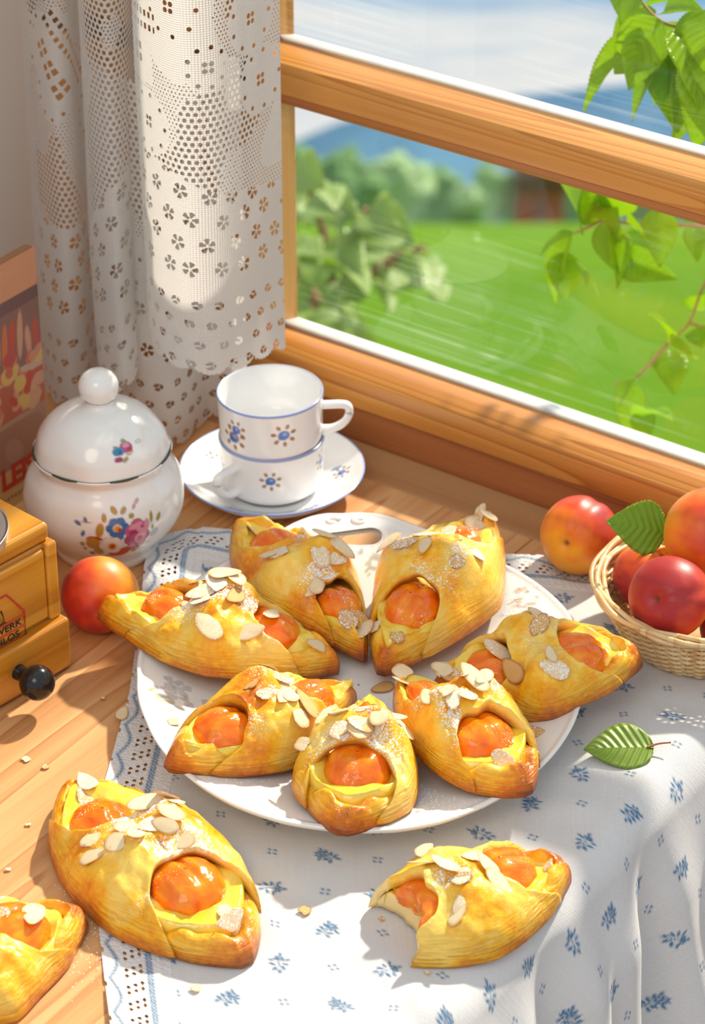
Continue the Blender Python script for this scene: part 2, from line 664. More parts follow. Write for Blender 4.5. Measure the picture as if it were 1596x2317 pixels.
def mat_glass():
    m = bpy.data.materials.new('window_glass')
    m.use_nodes = True
    nt = NT(m.node_tree)
    nt.n.remove(nt.n['Principled BSDF'])
    out = nt.n['Material Output']
    co = nt.coord()
    tp = nt.new('ShaderNodeBsdfTransparent', {'Color': (0.97, 0.985, 0.975, 1)})
    gl = nt.new('ShaderNodeBsdfGlossy', {'Color': (1, 1, 1, 1), 'Roughness': 0.0})
    fr = nt.new('ShaderNodeFresnel', {'IOR': 1.5})
    mx = nt.new('ShaderNodeMixShader', {0: nt.math('MULTIPLY', fr.outputs[0], 0.9), 1: tp.outputs[0], 2: gl.outputs[0]})
    # wiping streaks left on the pane
    st = nt.noise(nt.mapping(co, (2.0, 1, 240.0), (0, 0.10, 0)), 1.0, 3, 0.6)
    pt = nt.noise(co, 6.0, 3, 0.5)
    sf = nt.math('MULTIPLY', nt.ramp(st, [(0.48, (0, 0, 0)), (0.72, (1, 1, 1))]), nt.ramp(pt, [(0.42, (0, 0, 0)), (0.68, (1, 1, 1))]))
    df = nt.new('ShaderNodeBsdfTranslucent', {'Color': (0.95, 0.97, 0.97, 1)})
    m2 = nt.new('ShaderNodeMixShader', {0: nt.math('MULTIPLY', sf, 0.16), 1: mx.outputs[0], 2: df.outputs[0]})
    nt.l.new(m2.outputs[0], out.inputs['Surface'])
    return m


def mat_paint(name, rough=0.5):
    m, nt, b = material(name)
    pc = nt.new('ShaderNodeAttribute', attribute_name='print')
    co = nt.coord()
    nt.set(b, 'Base Color', nt.mix(nt.math('MULTIPLY', nt.noise(co, 90, 4), 0.22), pc.outputs['Color'], (0.30, 0.16, 0.10, 1)))
    b.inputs['Roughness'].default_value = rough
    return m


def mat_ground(name, c1, c2, scale, rough=0.9):
    m, nt, b = material(name)
    co = nt.coord()
    n = nt.noise(co, scale, 4, 0.6)
    nt.set(b, 'Base Color', nt.ramp(n, [(0.3, c1), (0.7, c2)]))
    b.inputs['Specular IOR Level'].default_value = 0.05
    b.inputs['Roughness'].default_value = rough
    return m


M = {}
M['dough'] = mat_dough()
M['crumb'] = simple('pastry_crumb', (0.90, 0.68, 0.30), 0.8)
M['custard'] = mat_custard()
M['cooked'] = mat_cooked()
M['almond'] = mat_almond('flaked_almond', (0.92, 0.70, 0.40), (0.95, 0.80, 0.55), (0.72, 0.40, 0.14))
M['toasted'] = mat_almond('toasted_almond', (0.70, 0.36, 0.10), (0.80, 0.50, 0.18), (0.36, 0.13, 0.03))
M['porcelain'] = mat_porcelain()
M['cup'] = mat_porcelain('cup_porcelain', (0.88, 0.885, 0.89))
M['table'] = mat_wood('pine_table', (0.72, 0.40, 0.175), (0.61, 0.29, 0.11), (0.36, 0.125, 0.038), 1.6, 0.42, 16, axis=1)
M['strip'] = mat_wood('pine_strip', (0.52, 0.29, 0.13), (0.42, 0.21, 0.085), (0.24, 0.10, 0.04), 1.0, 0.5, 9, axis=0)
M['frame'] = mat_wood('window_pine', (0.68, 0.32, 0.075), (0.56, 0.22, 0.04), (0.30, 0.085, 0.016), 2.2, 0.38, 14, coat=0.2, axis=0)
M['frame2'] = mat_wood('window_pine_dark', (0.48, 0.18, 0.06), (0.40, 0.13, 0.04), (0.24, 0.06, 0.02), 2.0, 0.42, 8, axis=0)
M['stile'] = mat_wood('stile_pine', (0.60, 0.30, 0.10), (0.50, 0.22, 0.06), (0.30, 0.10, 0.03), 1.2, 0.42, 8, axis=2)
M['grinder'] = mat_wood('lacquered_beech', (0.66, 0.30, 0.030), (0.56, 0.22, 0.016), (0.38, 0.12, 0.008), 2.2, 0.28, 6, coat=0.4, axis=0)
M['cloth'] = mat_cloth()
M['lace'] = mat_lace()
M['leaf'] = mat_leaf('green_leaf', (0.16, 0.34, 0.02), (0.24, 0.46, 0.03), 0.30)
M['heartleaf'] = mat_leaf('fallen_leaf_green', (0.13, 0.24, 0.02), (0.20, 0.33, 0.035), 0.15, 0.4)
M['outleaf'] = mat_leaf('branch_leaf', (0.24, 0.44, 0.02), (0.38, 0.60, 0.04), 0.70, 0.22)
M['bushleaf'] = mat_leaf('shrub_leaf', (0.30, 0.46, 0.14), (0.46, 0.58, 0.24), 0.5, 0.35)
M['fresh'] = mat_fresh()
M['glass'] = mat_glass()
M['putty'] = simple('white_putty', (0.88, 0.90, 0.90), 0.4)
M['plaster'] = simple('white_plaster', (0.80, 0.77, 0.73), 0.85)
M['metal'] = simple('steel', (0.72, 0.71, 0.68), 0.22, Metallic=1.0)
M['black'] = simple('black_lacquer', (0.012, 0.010, 0.010), 0.16)
M['red'] = simple('emblem_red', (0.62, 0.03, 0.02), 0.4)
M['ink'] = simple('emblem_ink', (0.03, 0.02, 0.015), 0.5)
M['wicker'] = mat_wood('wicker_reed', (0.82, 0.60, 0.33), (0.72, 0.46, 0.20), (0.48, 0.25, 0.09), 3.0, 0.35, 5, axis=2)
M['tin'] = mat_paint('printed_tin', 0.45)
M['tinred'] = simple('tin_letters_red', (0.52, 0.03, 0.02), 0.5)
M['stem'] = simple('leaf_stem', (0.36, 0.13, 0.04), 0.5)
M['twig'] = simple('twig_bark', (0.34, 0.19, 0.08), 0.7)
M['sugar'] = simple('powdered_sugar', (0.92, 0.91, 0.89), 0.8)
M['lawn'] = mat_ground('lawn_grass', (0.078, 0.185, 0.002), (0.130, 0.26, 0.004), 0.06)
M['foliage'] = mat_ground('tree_foliage', (0.13, 0.26, 0.10), (0.24, 0.38, 0.16), 0.6)
M['foliage2'] = mat_ground('pale_tree_foliage', (0.30, 0.46, 0.22), (0.42, 0.56, 0.30), 0.6)
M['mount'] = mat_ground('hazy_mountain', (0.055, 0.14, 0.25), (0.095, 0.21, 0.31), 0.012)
M['barn'] = simple('barn_boards', (0.30, 0.09, 0.035), 0.8)
M['roof'] = simple('barn_roof', (0.22, 0.10, 0.07), 0.8)
M['floor'] = simple('floor_boards', (0.30, 0.18, 0.10), 0.6)

# ================================================================== SETTING
S_EDGE = 0.352            # right end of the table
T_WIN = 0.084             # inner face of the window frame
ROTW = (0, 0, RZW)


def struct(name, me, mat, parent=None):
    o = link(name, me, parent, mat)
    if parent is None:
        o.rotation_euler = ROTW
        tag(o, kind='structure')
    return o


fl = struct('floor', box('floor', (-3, -4, -0.80), (3, T_WIN + 0.1, -0.75)), M['floor'])
tag(fl, 'brown wooden floor far below the table', 'floor')
wl = struct('wall_left', box('wall_left', (-0.46, -1.2, -0.75), (-0.3605, T_WIN + 0.09, 1.5)), M['plaster'])
tag(wl, 'plain white plaster wall beside the lace curtain', 'wall')
wb = struct('wall_back', box('wall_back', (-0.36, T_WIN + 0.004, -0.75), (1.6, T_WIN + 0.06, -0.04)), M['plaster'])
tag(wb, 'white plaster wall below the window', 'wall')

# --- window: wooden frame, transom, two panes
win = empty('window_1', ST(0, 0, 0), ROTW)
tag(win, 'wooden framed window with a transom and two large panes', 'window', kind='structure')
G = T_WIN + 0.030         # glass plane
T = T_WIN
# lower board against the table, then the sash rail with a sloping top
o = link('lower_rail', prism('lower_rail', [(T + 0.004, -0.045), (T + 0.05, -0.045), (T + 0.05, 0.030), (T + 0.004, 0.030)], -0.36, 1.4, 0.002), win, M['frame2'])
o = link('sash_rail', prism('sash_rail', [(T - 0.003, 0.030), (T + 0.055, 0.030), (T + 0.055, 0.052), (G + 0.002, 0.058), (T + 0.012, 0.0600), (T - 0.003, 0.054)], -0.36, 1.4, 0.0018), win, M['frame'])
o = link('transom', prism('transom', [(T + 0.0, 0.264), (T + 0.05, 0.264), (T + 0.05, 0.284), (G + 0.002, 0.291), (T + 0.0, 0.288)], -0.36, 1.4, 0.002), win, M['frame'])
o = link('transom_bevel', prism('transom_bevel', [(T + 0.009, 0.253), (T + 0.05, 0.253), (T + 0.05, 0.264), (T + 0.001, 0.264)], -0.36, 1.4, 0.001), win, M['frame2'])
o = link('jamb', box('jamb', (-0.360, T + 0.0, 0.0), (-0.145, T + 0.05, 1.2), 0.003), win, M['stile'])
o = link('upper_rail', box('upper_rail', (-0.36, T, 0.86), (1.4, T + 0.05, 0.92), 0.003), win, M['frame'])
o = link('right_stile', box('right_stile', (1.30, T, 0.0), (1.40, T + 0.05, 0.92), 0.003), win, M['stile'])
for nm, z0, z1 in (('lower', 0.056, 0.262), ('upper', 0.288, 0.87)):
    pm = mesh('pane', [(-0.15, G, z0), (1.31, G, z0), (1.31, G, z1), (-0.15, G, z1)], np.array([[0, 1, 2, 3]]), smooth=False)
    link('pane', pm, win, M['glass'])
    link('putty_bead', prism('putty_bead', [(G + 0.001, z0), (G + 0.020, z0 - 0.002), (G + 0.020, z0 + 0.000), (G + 0.001, z0 + 0.0065)], -0.15, 1.3), win, M['putty'])

# ================================================================== TABLE
tbl = empty('table', ST(0, 0, -0.75), ROTW)
tag(tbl, 'pine plank table pushed up against the wooden window', 'table')
for i, (a, c) in enumerate(((-0.36, -0.235), (-0.235, 0.125), (0.125, S_EDGE - 0.02))):
    me = box('board', (a + 0.0004, -0.72, 0.72), (c - 0.0004, 0.045, 0.75), 0.0012)
    link('board', me, tbl, M['table'])
me = box('end_board', (-0.36, 0.0455, 0.72), (S_EDGE - 0.02, T_WIN + 0.0035, 0.749), 0.002)
link('end_board', me, tbl, M['strip'])
for x in (-0.32, S_EDGE - 0.08):
    for y in (-0.68, 0.0):
        link('leg', box('leg', (x - 0.025, y - 0.025, 0.0), (x + 0.025, y + 0.025, 0.72), 0.003), tbl, M['strip'])

# ================================================================== OUTDOORS (a steep meadow running down and away)
ytop = 128.0
zfar = CAM[2] + (ray(800, 505)[2] / ray(800, 505)[1]) * (ytop - CAM[1])
znear, ynear = -1.05, 0.9


def lawn_z(y):
    k = (zfar - znear) / (ytop - ynear)
    return znear + k * (y - ynear)


nx, ny = 60, 160
X = np.linspace(-70, 70, nx)
Y = ynear - 0.4 + (ytop - ynear + 0.4) * np.linspace(0, 1, ny) ** 2.0
XX, YY = np.meshgrid(X, Y, indexing='ij')
ZZ = lawn_z(YY) + 0.05 * fbm(XX * 0.2, YY * 0.2, 0, 3) * np.clip(YY / 20, 0, 1)
X2 = np.concatenate([np.stack([XX, YY, ZZ], -1)], 0).reshape(-1, 3)
gr = link('meadow_ground', mesh('meadow', X2, gridf(nx, ny)), None, M['lawn'])
tag(gr, 'bright green lawn sloping away outside the window', 'lawn', kind='structure')
# beyond the lip of the meadow the land drops to the valley and rises to the mountain


def ridge_px(x):
    return np.interp(x, [-2000, 300, 660, 780, 900, 1100, 1400, 1700, 3500], [400, 340, 322, 272, 248, 225, 190, 205, 340])


nx, ny = 140, 40
px = np.linspace(-1500, 3200, nx)
V = []
for i, x in enumerate(px):
    for j in range(ny):
        f = j / (ny - 1)
        y = 600 + 500 * f
        xx = (x - 798) / F * (y + 1.7) * 1.1
        rz = CAM[2] + ray(x, ridge_px(x))[2] / ray(x, ridge_px(x))[1] * (1100 - CAM[1])
        lo = CAM[2] - 0.56 * (600 - CAM[1])
        z = lo + (rz - lo) * (f ** 0.8) + 10 * float(fbm(x / 160, f * 5, 0, 5)) * f * (1 - f) * 3
        V.append((xx, y, z))
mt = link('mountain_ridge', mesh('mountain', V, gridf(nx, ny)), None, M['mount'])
tag(mt, 'hazy blue mountain ridge on the horizon', 'mountain', kind='structure')


def blob(name, r, seed, nlat=26, nlon=40, amp=0.28, freq=2.6):
    th = np.linspace(0.02, PI - 0.02, nlat)
    ph = np.linspace(0, 2 * PI, nlon, endpoint=False)
    A, B = np.meshgrid(th, ph, indexing='ij')
    d = np.stack([np.sin(A) * np.cos(B), np.sin(A) * np.sin(B), np.cos(A)], -1)
    q = 1 + amp * fbm(d[..., 0] * freq + 9, d[..., 1] * freq, d[..., 2] * freq, seed, 4)
    v = d * q[..., None] * np.array(r)
    k0 = list(range(nlon))
    return mesh(name, v.reshape(-1, 3), [gridf(nlat, nlon, False, True), np.array([k0[::-1]]), np.array([[(nlat - 1) * nlon + i for i in k0]])])


def far_point(x, y, dist):
    d = ray(x, y)
    return CAM + d * ((dist - CAM[1]) / d[1])


trees = [  # px centre of crown, px base, px half width, px half height, dist, mat, label
    (900, 430, 500, 75, 72, 131, 'foliage2', 'pale rounded tree standing at the far edge of the lawn'),
    (770, 430, 505, 70, 80, 135, 'foliage', 'bluish green tree rising behind the low rounded bush'),
    (1000, 450, 505, 60, 55, 137, 'foliage', 'dark green tree between the pale tree and the brown barn'),
    (1105, 440, 503, 45, 62, 131, 'foliage2', 'slim pale tree beside the brown barn'),
    (650, 420, 505, 80, 80, 140, 'foliage', 'dark tree at the lawn edge behind the leafy shrub'),
    (1340, 420, 506, 50, 85, 134, 'foliage', 'dark green tree between the brown barn and the broad dark tree'),
    (1460, 430, 506, 60, 80, 138, 'foliage', 'broad dark tree at the lawn edge behind the leafy branch'),
    (835, 455, 514, 50, 50, 122, 'foliage', 'low rounded bush on the lawn edge beside the pale rounded tree'),
    (955, 440, 506, 42, 66, 140, 'foliage', 'narrow tree directly behind the pale rounded tree'),
    (1058, 465, 514, 40, 40, 121, 'foliage2', 'small pale bush at the foot of the slim pale tree'),
    (1160, 450, 506, 38, 55, 136, 'foliage', 'green tree standing between the barn wall and the slim pale tree'),
    (1285, 440, 506, 34, 66, 140, 'foliage', 'narrow green tree growing close behind the brown barn'),
    (1580, 420, 506, 70, 90, 131, 'foliage', 'tall dark tree at the far corner of the lawn'),
]
for i, (x, y, yb, hw, hh, dist, mt_, lab) in enumerate(trees):
    base = far_point(x, yb, dist)
    base[2] = min(base[2], lawn_z(min(dist, ytop)) + 0.2)
    c = far_point(x, y, dist)
    k = np.linalg.norm(c - CAM) / F
    t = empty('garden_tree', base)
    tag(t, lab, 'tree', 'trees along the far edge of the lawn')
    link('crown', blob('crown', (hw * k, hw * k, hh * k * 1.1), 11 + i), t, M[mt_], loc=Vector(c - base))
    tv, tf = tube([(0, 0, -0.3), (0, 0, (c - base)[2])], [0.25, 0.15], 8)
    link('trunk', mesh('trunk', tv, tf), t, M['twig'])
# barn
b0 = far_point(1222, 508, 129.5)
k = np.linalg.norm(b0 - CAM) / F
bt = empty('barn', b0)
tag(bt, 'small reddish brown wooden barn at the far edge of the lawn', 'barn')
w, h = 52 * k, 88 * k
link('walls', box('walls', (-w, 0, -0.8), (w, 3.0, h)), bt, M['barn'])
link('roof', prism('roof', [(-0.25, h * 0.98), (1.5, h * 1.55), (3.25, h * 0.98), (1.5, h * 1.40)], -w * 1.12, w * 1.12), bt, M['roof'])
link('door', box('door', (-w * 0.3, -0.04, -0.8), (w * 0.3, 0.0, h * 0.7)), bt, M['roof'])


# leaves -----------------------------------------------------------
def leaf_mesh(name, L=1.0, W=0.6, teeth=0, fold=0.25, curl=0.15, heart=0.0, nu=40, nv=9, seed=0, thick=0.0, tip=1.0):
    u = np.linspace(0, 1, nu)
    v = np.linspace(-1, 1, nv)
    hw = (np.sin(PI * np.clip(u, 0, 1) ** (0.72)) ** 0.85) * (1 - 0.25 * u)
    hw = hw / hw.max() * W / 2
    hw[-1] = 0.0
    hw[0] = 0.004 * L
    if teeth:
        saw = (u * teeth) % 1.0
        hw = hw * (1 + 0.10 * (saw - 0.5) * np.clip(np.sin(PI * u) * 3, 0, 1))
    U, Vv = np.meshgrid(u, v, indexing='ij')
    y = hw[:, None] * Vv
    x = U * L
    if heart:
        x = x - heart * np.abs(Vv) * np.exp(-(U / 0.18) ** 2) * L
    z = fold * np.abs(y) + curl * L * (-(U - 0.35) ** 2) + 0.03 * L * vnoise(U * 4 + seed, Vv * 1.5, 0, seed) * np.abs(Vv)
    P3 = np.stack([x, y, z], -1).reshape(-1, 3)
    flat = np.stack([U, Vv * 0.5, 0 * U], -1).reshape(-1, 3)
    n = len(P3)
    f = gridf(nu, nv)
    if thick:
        P3 = np.concatenate([P3, P3 - np.array([0, 0, thick])])
        flat = np.concatenate([flat, flat])
        f2 = f[:, ::-1] + n
        b = [i * nv for i in range(nu)] + [(nu - 1) * nv + j for j in range(1, nv)] + [i * nv + nv - 1 for i in range(nu - 2, -1, -1)] + [j for j in range(nv - 2, 0, -1)]
        b = np.array(b)
        b2 = np.roll(b, -1)
        f = np.concatenate([f, f2, np.stack([b, b + n, b2 + n, b2], 1)])
    me = mesh(name, P3, f)
    at = me.attributes.new('flat', 'FLOAT_VECTOR', 'POINT')
    at.data.foreach_set('vector', flat.astype(np.float32).ravel())
    return me


def place_leaf(name, me, parent, mat, a, b, roll=0.0, org=None):
    """leaf of unit length from point a to point b"""
    a = np.array(a)
    b = np.array(b)
    d = Vector(b - a)
    L = d.length
    x = d.normalized()
    up = Vector((0.15, -0.35, 0.92))
    y = up.cross(x).normalized()
    z = x.cross(y)
    Mx = Matrix((x, y, z)).transposed().to_4x4() @ Matrix.Rotation(roll, 4, 'X')
    o = link(name, me, parent, mat)
    loc = Vector(a) - (Vector(org) if org is not None else Vector())
    o.matrix_local = Matrix.Translation(loc) @ Mx @ Matrix.Diagonal((L, L, L, 1))
    return o


LEAF = [leaf_mesh('leaf', 1, w_, teeth=26, fold=f_, curl=c_, seed=i, nu=80, thick=0.004) for i, (w_, f_, c_) in enumerate(((0.62, 0.25, 0.2), (0.75, 0.15, 0.3), (0.5, 0.5, 0.35), (0.68, 0.35, 0.1)))]
BLEAF = [leaf_mesh('leaf', 1, w_, teeth=0, fold=f_, curl=c_, seed=i + 5, nu=20, nv=7, thick=0.004) for i, (w_, f_, c_) in enumerate(((0.62, 0.2, 0.3), (0.75, 0.3, 0.2), (0.5, 0.4, 0.4)))]


def branch(name, label, t, twigs, leaves, rad, group=None):
    p0 = PT(twigs[0][0][0], twigs[0][0][1], t)
    e = empty(name, p0)
    tag(e, label, 'branch', group)
    for tw in twigs:
        pts = np.array([PT(x, y, t + 0.01 * math.sin(x * 0.02)) - p0 for x, y in tw])
        sp = smoothprof(pts, 5)
        v, f = tube(sp, np.linspace(rad, rad * 0.5, len(sp)), 7)
        link('twig', mesh('twig', v, f), e, M['twig'])
    for i, (x0, y0, x1, y1, roll, k) in enumerate(leaves):
        dt = 0.02 * math.sin(i * 2.3)
        place_leaf('leaf', LEAF[k], e, M['outleaf'], PT(x0, y0, t + dt), PT(x1, y1, t + dt - 0.02), roll, p0)
    return e


branch('leafy_branch', 'green leafy branch outside against the sky above the transom', 0.30,
       [[(1660, 120), (1580, 70), (1500, 50), (1440, -10), (1400, -60)], [(1500, 50), (1480, 75), (1470, 90)]],
       [(1490, 60, 1300, 225, 1.0, 2), (1480, 20, 1368, 130, 0.2, 1), (1470, 60, 1425, 205, -0.2, 3), (1500, 70, 1540, 300, 0.15, 0),
        (1520, 90, 1415, 270, 0.9, 0), (1530, 60, 1600, 235, -0.3, 1), (1560, 40, 1620, 130, 0.4, 3), (1450, -20, 1400, 60, 0.5, 0),
        (1500, 20, 1580, 10, 0.6, 2), (1560, 110, 1530, 330, -0.6, 3), (1600, 110, 1610, 320, 0.2, 1), (1410, -50, 1400, 30, 0.1, 1), (1590, 60, 1650, 20, 0.6, 0),
        (1500, 50, 1385, 170, -0.5, 1), (1540, 50, 1480, 240, 0.4, 3), (1580, 20, 1560, 200, -0.1, 0), (1600, 20, 1590, 160, 0.5, 1), (1520, 0, 1430, 20, 0.8, 3), (1620, 150, 1570, 340, 0.3, 0)],
       0.0016)
branch('leafy_branch', 'leafy green branch hanging outside the lower pane before the barn', 0.42,
       [[(1660, 520), (1560, 510), (1460, 508), (1370, 495), (1345, 450)], [(1370, 495), (1320, 520), (1290, 530)], [(1480, 508), (1482, 470), (1478, 440)]],
       [(1320, 520, 1280, 395, 0.3, 1), (1355, 500, 1325, 390, -0.9, 3), (1300, 525, 1215, 570, 0.6, 2), (1290, 530, 1240, 690, 0.9, 2), (1275, 570, 1280, 680, 0.1, 1),
        (1290, 580, 1335, 640, -0.8, 0), (1375, 490, 1420, 430, -0.5, 3), (1370, 500, 1400, 620, 0.7, 0), (1385, 510, 1410, 650, -0.4, 2), (1420, 520, 1455, 600, 0.3, 1),
        (1490, 470, 1495, 605, 0.15, 0), (1410, 590, 1520, 625, 0.9, 2), (1570, 510, 1580, 590, 0.2, 0), (1420, 500, 1470, 545, -0.9, 3), (1345, 470, 1400, 500, 0.3, 0)],
       0.0016)
branch('leafy_branch', 'drooping leafy branch tip outside, low beside the window glass', 0.42,
       [[(1660, 560), (1597, 640), (1560, 730), (1510, 780)], [(1560, 730), (1590, 740)], [(1510, 780), (1440, 855), (1390, 870)]],
       [(1520, 770, 1480, 700, 0.5, 2), (1510, 790, 1530, 890, 0.1, 1), (1520, 780, 1580, 810, -0.9, 3), (1500, 790, 1475, 830, 0.6, 0), (1575, 740, 1610, 790, 0.4, 1),
        (1440, 855, 1385, 930, 0.7, 2), (1430, 870, 1430, 1000, 0.8, 0), (1440, 940, 1525, 930, -0.4, 2), (1450, 930, 1470, 1000, 0.5, 3), (1585, 700, 1620, 650, 0.2, 1)],
       0.0016)
# shrub at the left of the view, 1.4 m outside
rng = random.Random(4)
sb0 = PT(745, 760, 1.5)
shr = empty('leafy_shrub', sb0)
tag(shr, 'leafy green shrub growing outside next to the lace curtain', 'shrub')
for tw in ([(755, 1250), (752, 700), (740, 560), (700, 430)], [(752, 700), (820, 560), (830, 470)], [(752, 740), (690, 640), (650, 560)], [(752, 690), (870, 600), (960, 560)]):
    sp = smoothprof(np.array([PT(x, y, 1.5) - sb0 for x, y in tw]), 5)
    v, f = tube(sp, np.linspace(0.012, 0.005, len(sp)), 7)
    link('stem', mesh('stem', v, f), shr, M['twig'])
for i in range(58):
    while True:
        x = rng.uniform(630, 1000)
        y = rng.uniform(370, 770)
        if (x - 660) / 340 + abs(y - 590) / 230 < 1.05:
            break
    L = rng.uniform(60, 125)
    a = rng.uniform(0, 2 * PI)
    tt = 1.5 + rng.uniform(-0.25, 0.25)
    place_leaf('leaf', BLEAF[i % 3], shr, M['bushleaf'], PT(x, y, tt), PT(x + L * math.cos(a), y + abs(L * math.sin(a)) * 0.8 - 10, tt - 0.05), rng.uniform(-0.9, 0.9), sb0)

# ================================================================== LACE CURTAIN
def lace_hole(p, q, hem, seed=0, border=True, houses=()):
    """p across, q height above the table along the cloth, hem = height of the lower edge. >0.5 means hole (soft field)"""
    # signed fields: positive inside a hole, metres
    def hexnet(sz, wall):
        a = p / sz
        b = q / (sz * 0.866)
        r = np.floor(b + 0.5)
        best = np.full(p.shape, 9.0)
        for dr in (-1, 0, 1):
            rr = r + dr
            ox = 0.5 * (np.mod(rr, 2))
            cx = np.floor(a - ox + 0.5) + ox
            d = np.hypot((a - cx) * sz, (b - rr) * sz * 0.866)
            best = np.minimum(best, d)
        return (sz / 2 - wall) - best
    big = hexnet(0.0050, 0.0009)
    small = hexnet(0.0032, 0.0008)
    solid = np.full(p.shape, -0.002)
    zone = fbm(p * 16 + seed, q * 13, 0, 21 + seed, 2)
    if seed == 0:
        zone = zone - 0.30 * sstep(0.24, 0.30, p)
    fld = np.where(zone > 0.30, big, np.where(zone > -0.08, small, solid))
    # flowers: solid petals, a ring of eyelets, four-hole centres
    rs = random.Random(5 + seed)
    pmax, pmin = p.max(), p.min()
    n = int((pmax - pmin) * 75)
    for k in range(n):
        cx = pmin + (pmax - pmin) * ((k * 0.618 + 0.1) % 1)
        cy = 0.03 + 0.44 * rs.random()
        R = rs.uniform(0.011, 0.017)
        sel = (np.abs(p - cx) < R * 1.7) & (np.abs(q - cy) < R * 1.7)
        if not sel.any():
            continue
        dx, dy = p[sel] - cx, q[sel] - cy
        r = np.hypot(dx, dy)
        a = np.arctan2(dy, dx) + rs.random()
        pet = R * (0.86 + 0.2 * np.cos(5 * a))
        f = fld[sel]
        f = np.where(r < pet, -0.002, f)
        ring = np.full(r.shape, -0.01)
        for j in range(9):
            aa = 2 * PI * j / 9
            ring = np.maximum(ring, 0.0017 - np.hypot(dx - R * 1.25 * math.cos(aa), dy - R * 1.25 * math.sin(aa)))
        f = np.where((r > pet) & (r < R * 1.5), np.maximum(ring, -0.002), f)
        for j in range(4):
            aa = PI / 4 + PI / 2 * j
            f = np.maximum(f, 0.0019 - np.hypot(dx - 0.0034 * math.cos(aa), dy - 0.0034 * math.sin(aa)))
        fld[sel] = f
    for (hx, hy, w, h, rot) in houses:
        c, s = math.cos(rot), math.sin(rot)
        u = (p - hx) * c + (q - hy) * s
        v = -(p - hx) * s + (q - hy) * c
        wall = (np.abs(u) < w) & (v > -h) & (v < h)
        f = np.full(p.shape, -0.002)
        for wx in (-0.55, 0.0, 0.55):
            for ix in (-1, 1):
                for iy in (-1, 1):
                    f = np.maximum(f, 0.0022 - np.maximum(np.abs(u - wx * w - ix * 0.0034), np.abs(v - 0.1 * h - iy * 0.0042) * 0.8))
        roof = (v >= h) & (v < h * 1.9) & (np.abs(u) < w * 1.15)
        fr = np.minimum(0.0016 - np.abs(np.mod(u, 0.006) - 0.003), 0.0022 - np.abs(np.mod(v, 0.009) - 0.0045))
        fld = np.where(wall, f, np.where(roof, fr, fld))
    if border:
        # lower border: solid band with small flowers, then eyelet rings and a scalloped hem
        e = q - hem
        cell = 0.0165
        a = p / cell
        row = np.floor(e / (cell * 0.95))
        cx = (np.floor(a - 0.5 * np.mod(row, 2)) + 0.5 + 0.5 * np.mod(row, 2)) * cell
        cy = (row + 0.5) * cell * 0.95
        ju = vnoise(cx * 900, cy * 900, 0, 8) * 0.002
        d = np.hypot((p - cx - ju) * 1.0, (e - cy) * 1.25)
        ringh = np.where(d < 0.0046, np.maximum(0.0040 - d, -0.002), -0.002)
        an = np.arctan2(e - cy, p - cx)
        bars = np.abs(np.sin(an * 1.5 + cx * 400)) * d
        ringh = np.where((d < 0.0046) & (bars < 0.0008), -0.001, ringh)
        fld = np.where(e < 0.066, ringh, fld)
        fld = np.where((e >= 0.066) & (e < 0.074), -0.002, fld)
        # cut-out five-petal flowers strewn on the solid band above the border
        c2 = 0.0225
        row2 = np.floor((e - 0.074) / (c2 * 0.8))
        fx = (np.floor(p / c2 - 0.5 * np.mod(row2, 2)) + 0.5 + 0.5 * np.mod(row2, 2)) * c2
        fy = 0.074 + (row2 + 0.5) * c2 * 0.8
        jx = vnoise(fx * 700 + 3, fy * 700, 0, 15) * 0.004
        jy = vnoise(fx * 700 + 9, fy * 700, 0, 16) * 0.003
        rr_ = np.hypot(p - fx - jx, e - fy - jy)
        aa_ = np.arctan2(e - fy - jy, p - fx - jx) + fx * 300
        petal = np.minimum(np.minimum(0.0058 - rr_, rr_ - 0.0013), rr_ * (np.cos(5 * aa_) + 0.35) * 0.22)
        up_e = 0.150 + 0.02 * vnoise(p * 14, 0 * p, 0, 18)
        fld = np.where((e >= 0.074) & (e < up_e), np.maximum(petal, -0.002), fld)
        sc = 0.006 * np.abs(np.sin(PI * p / 0.026)) ** 0.6 + 0.0012 * np.abs(np.sin(PI * p / 0.0036))
        fld = np.where(e < 0.0075 - sc, 0.003, fld)
    return np.clip(0.5 + fld / 0.0032, 0, 1)


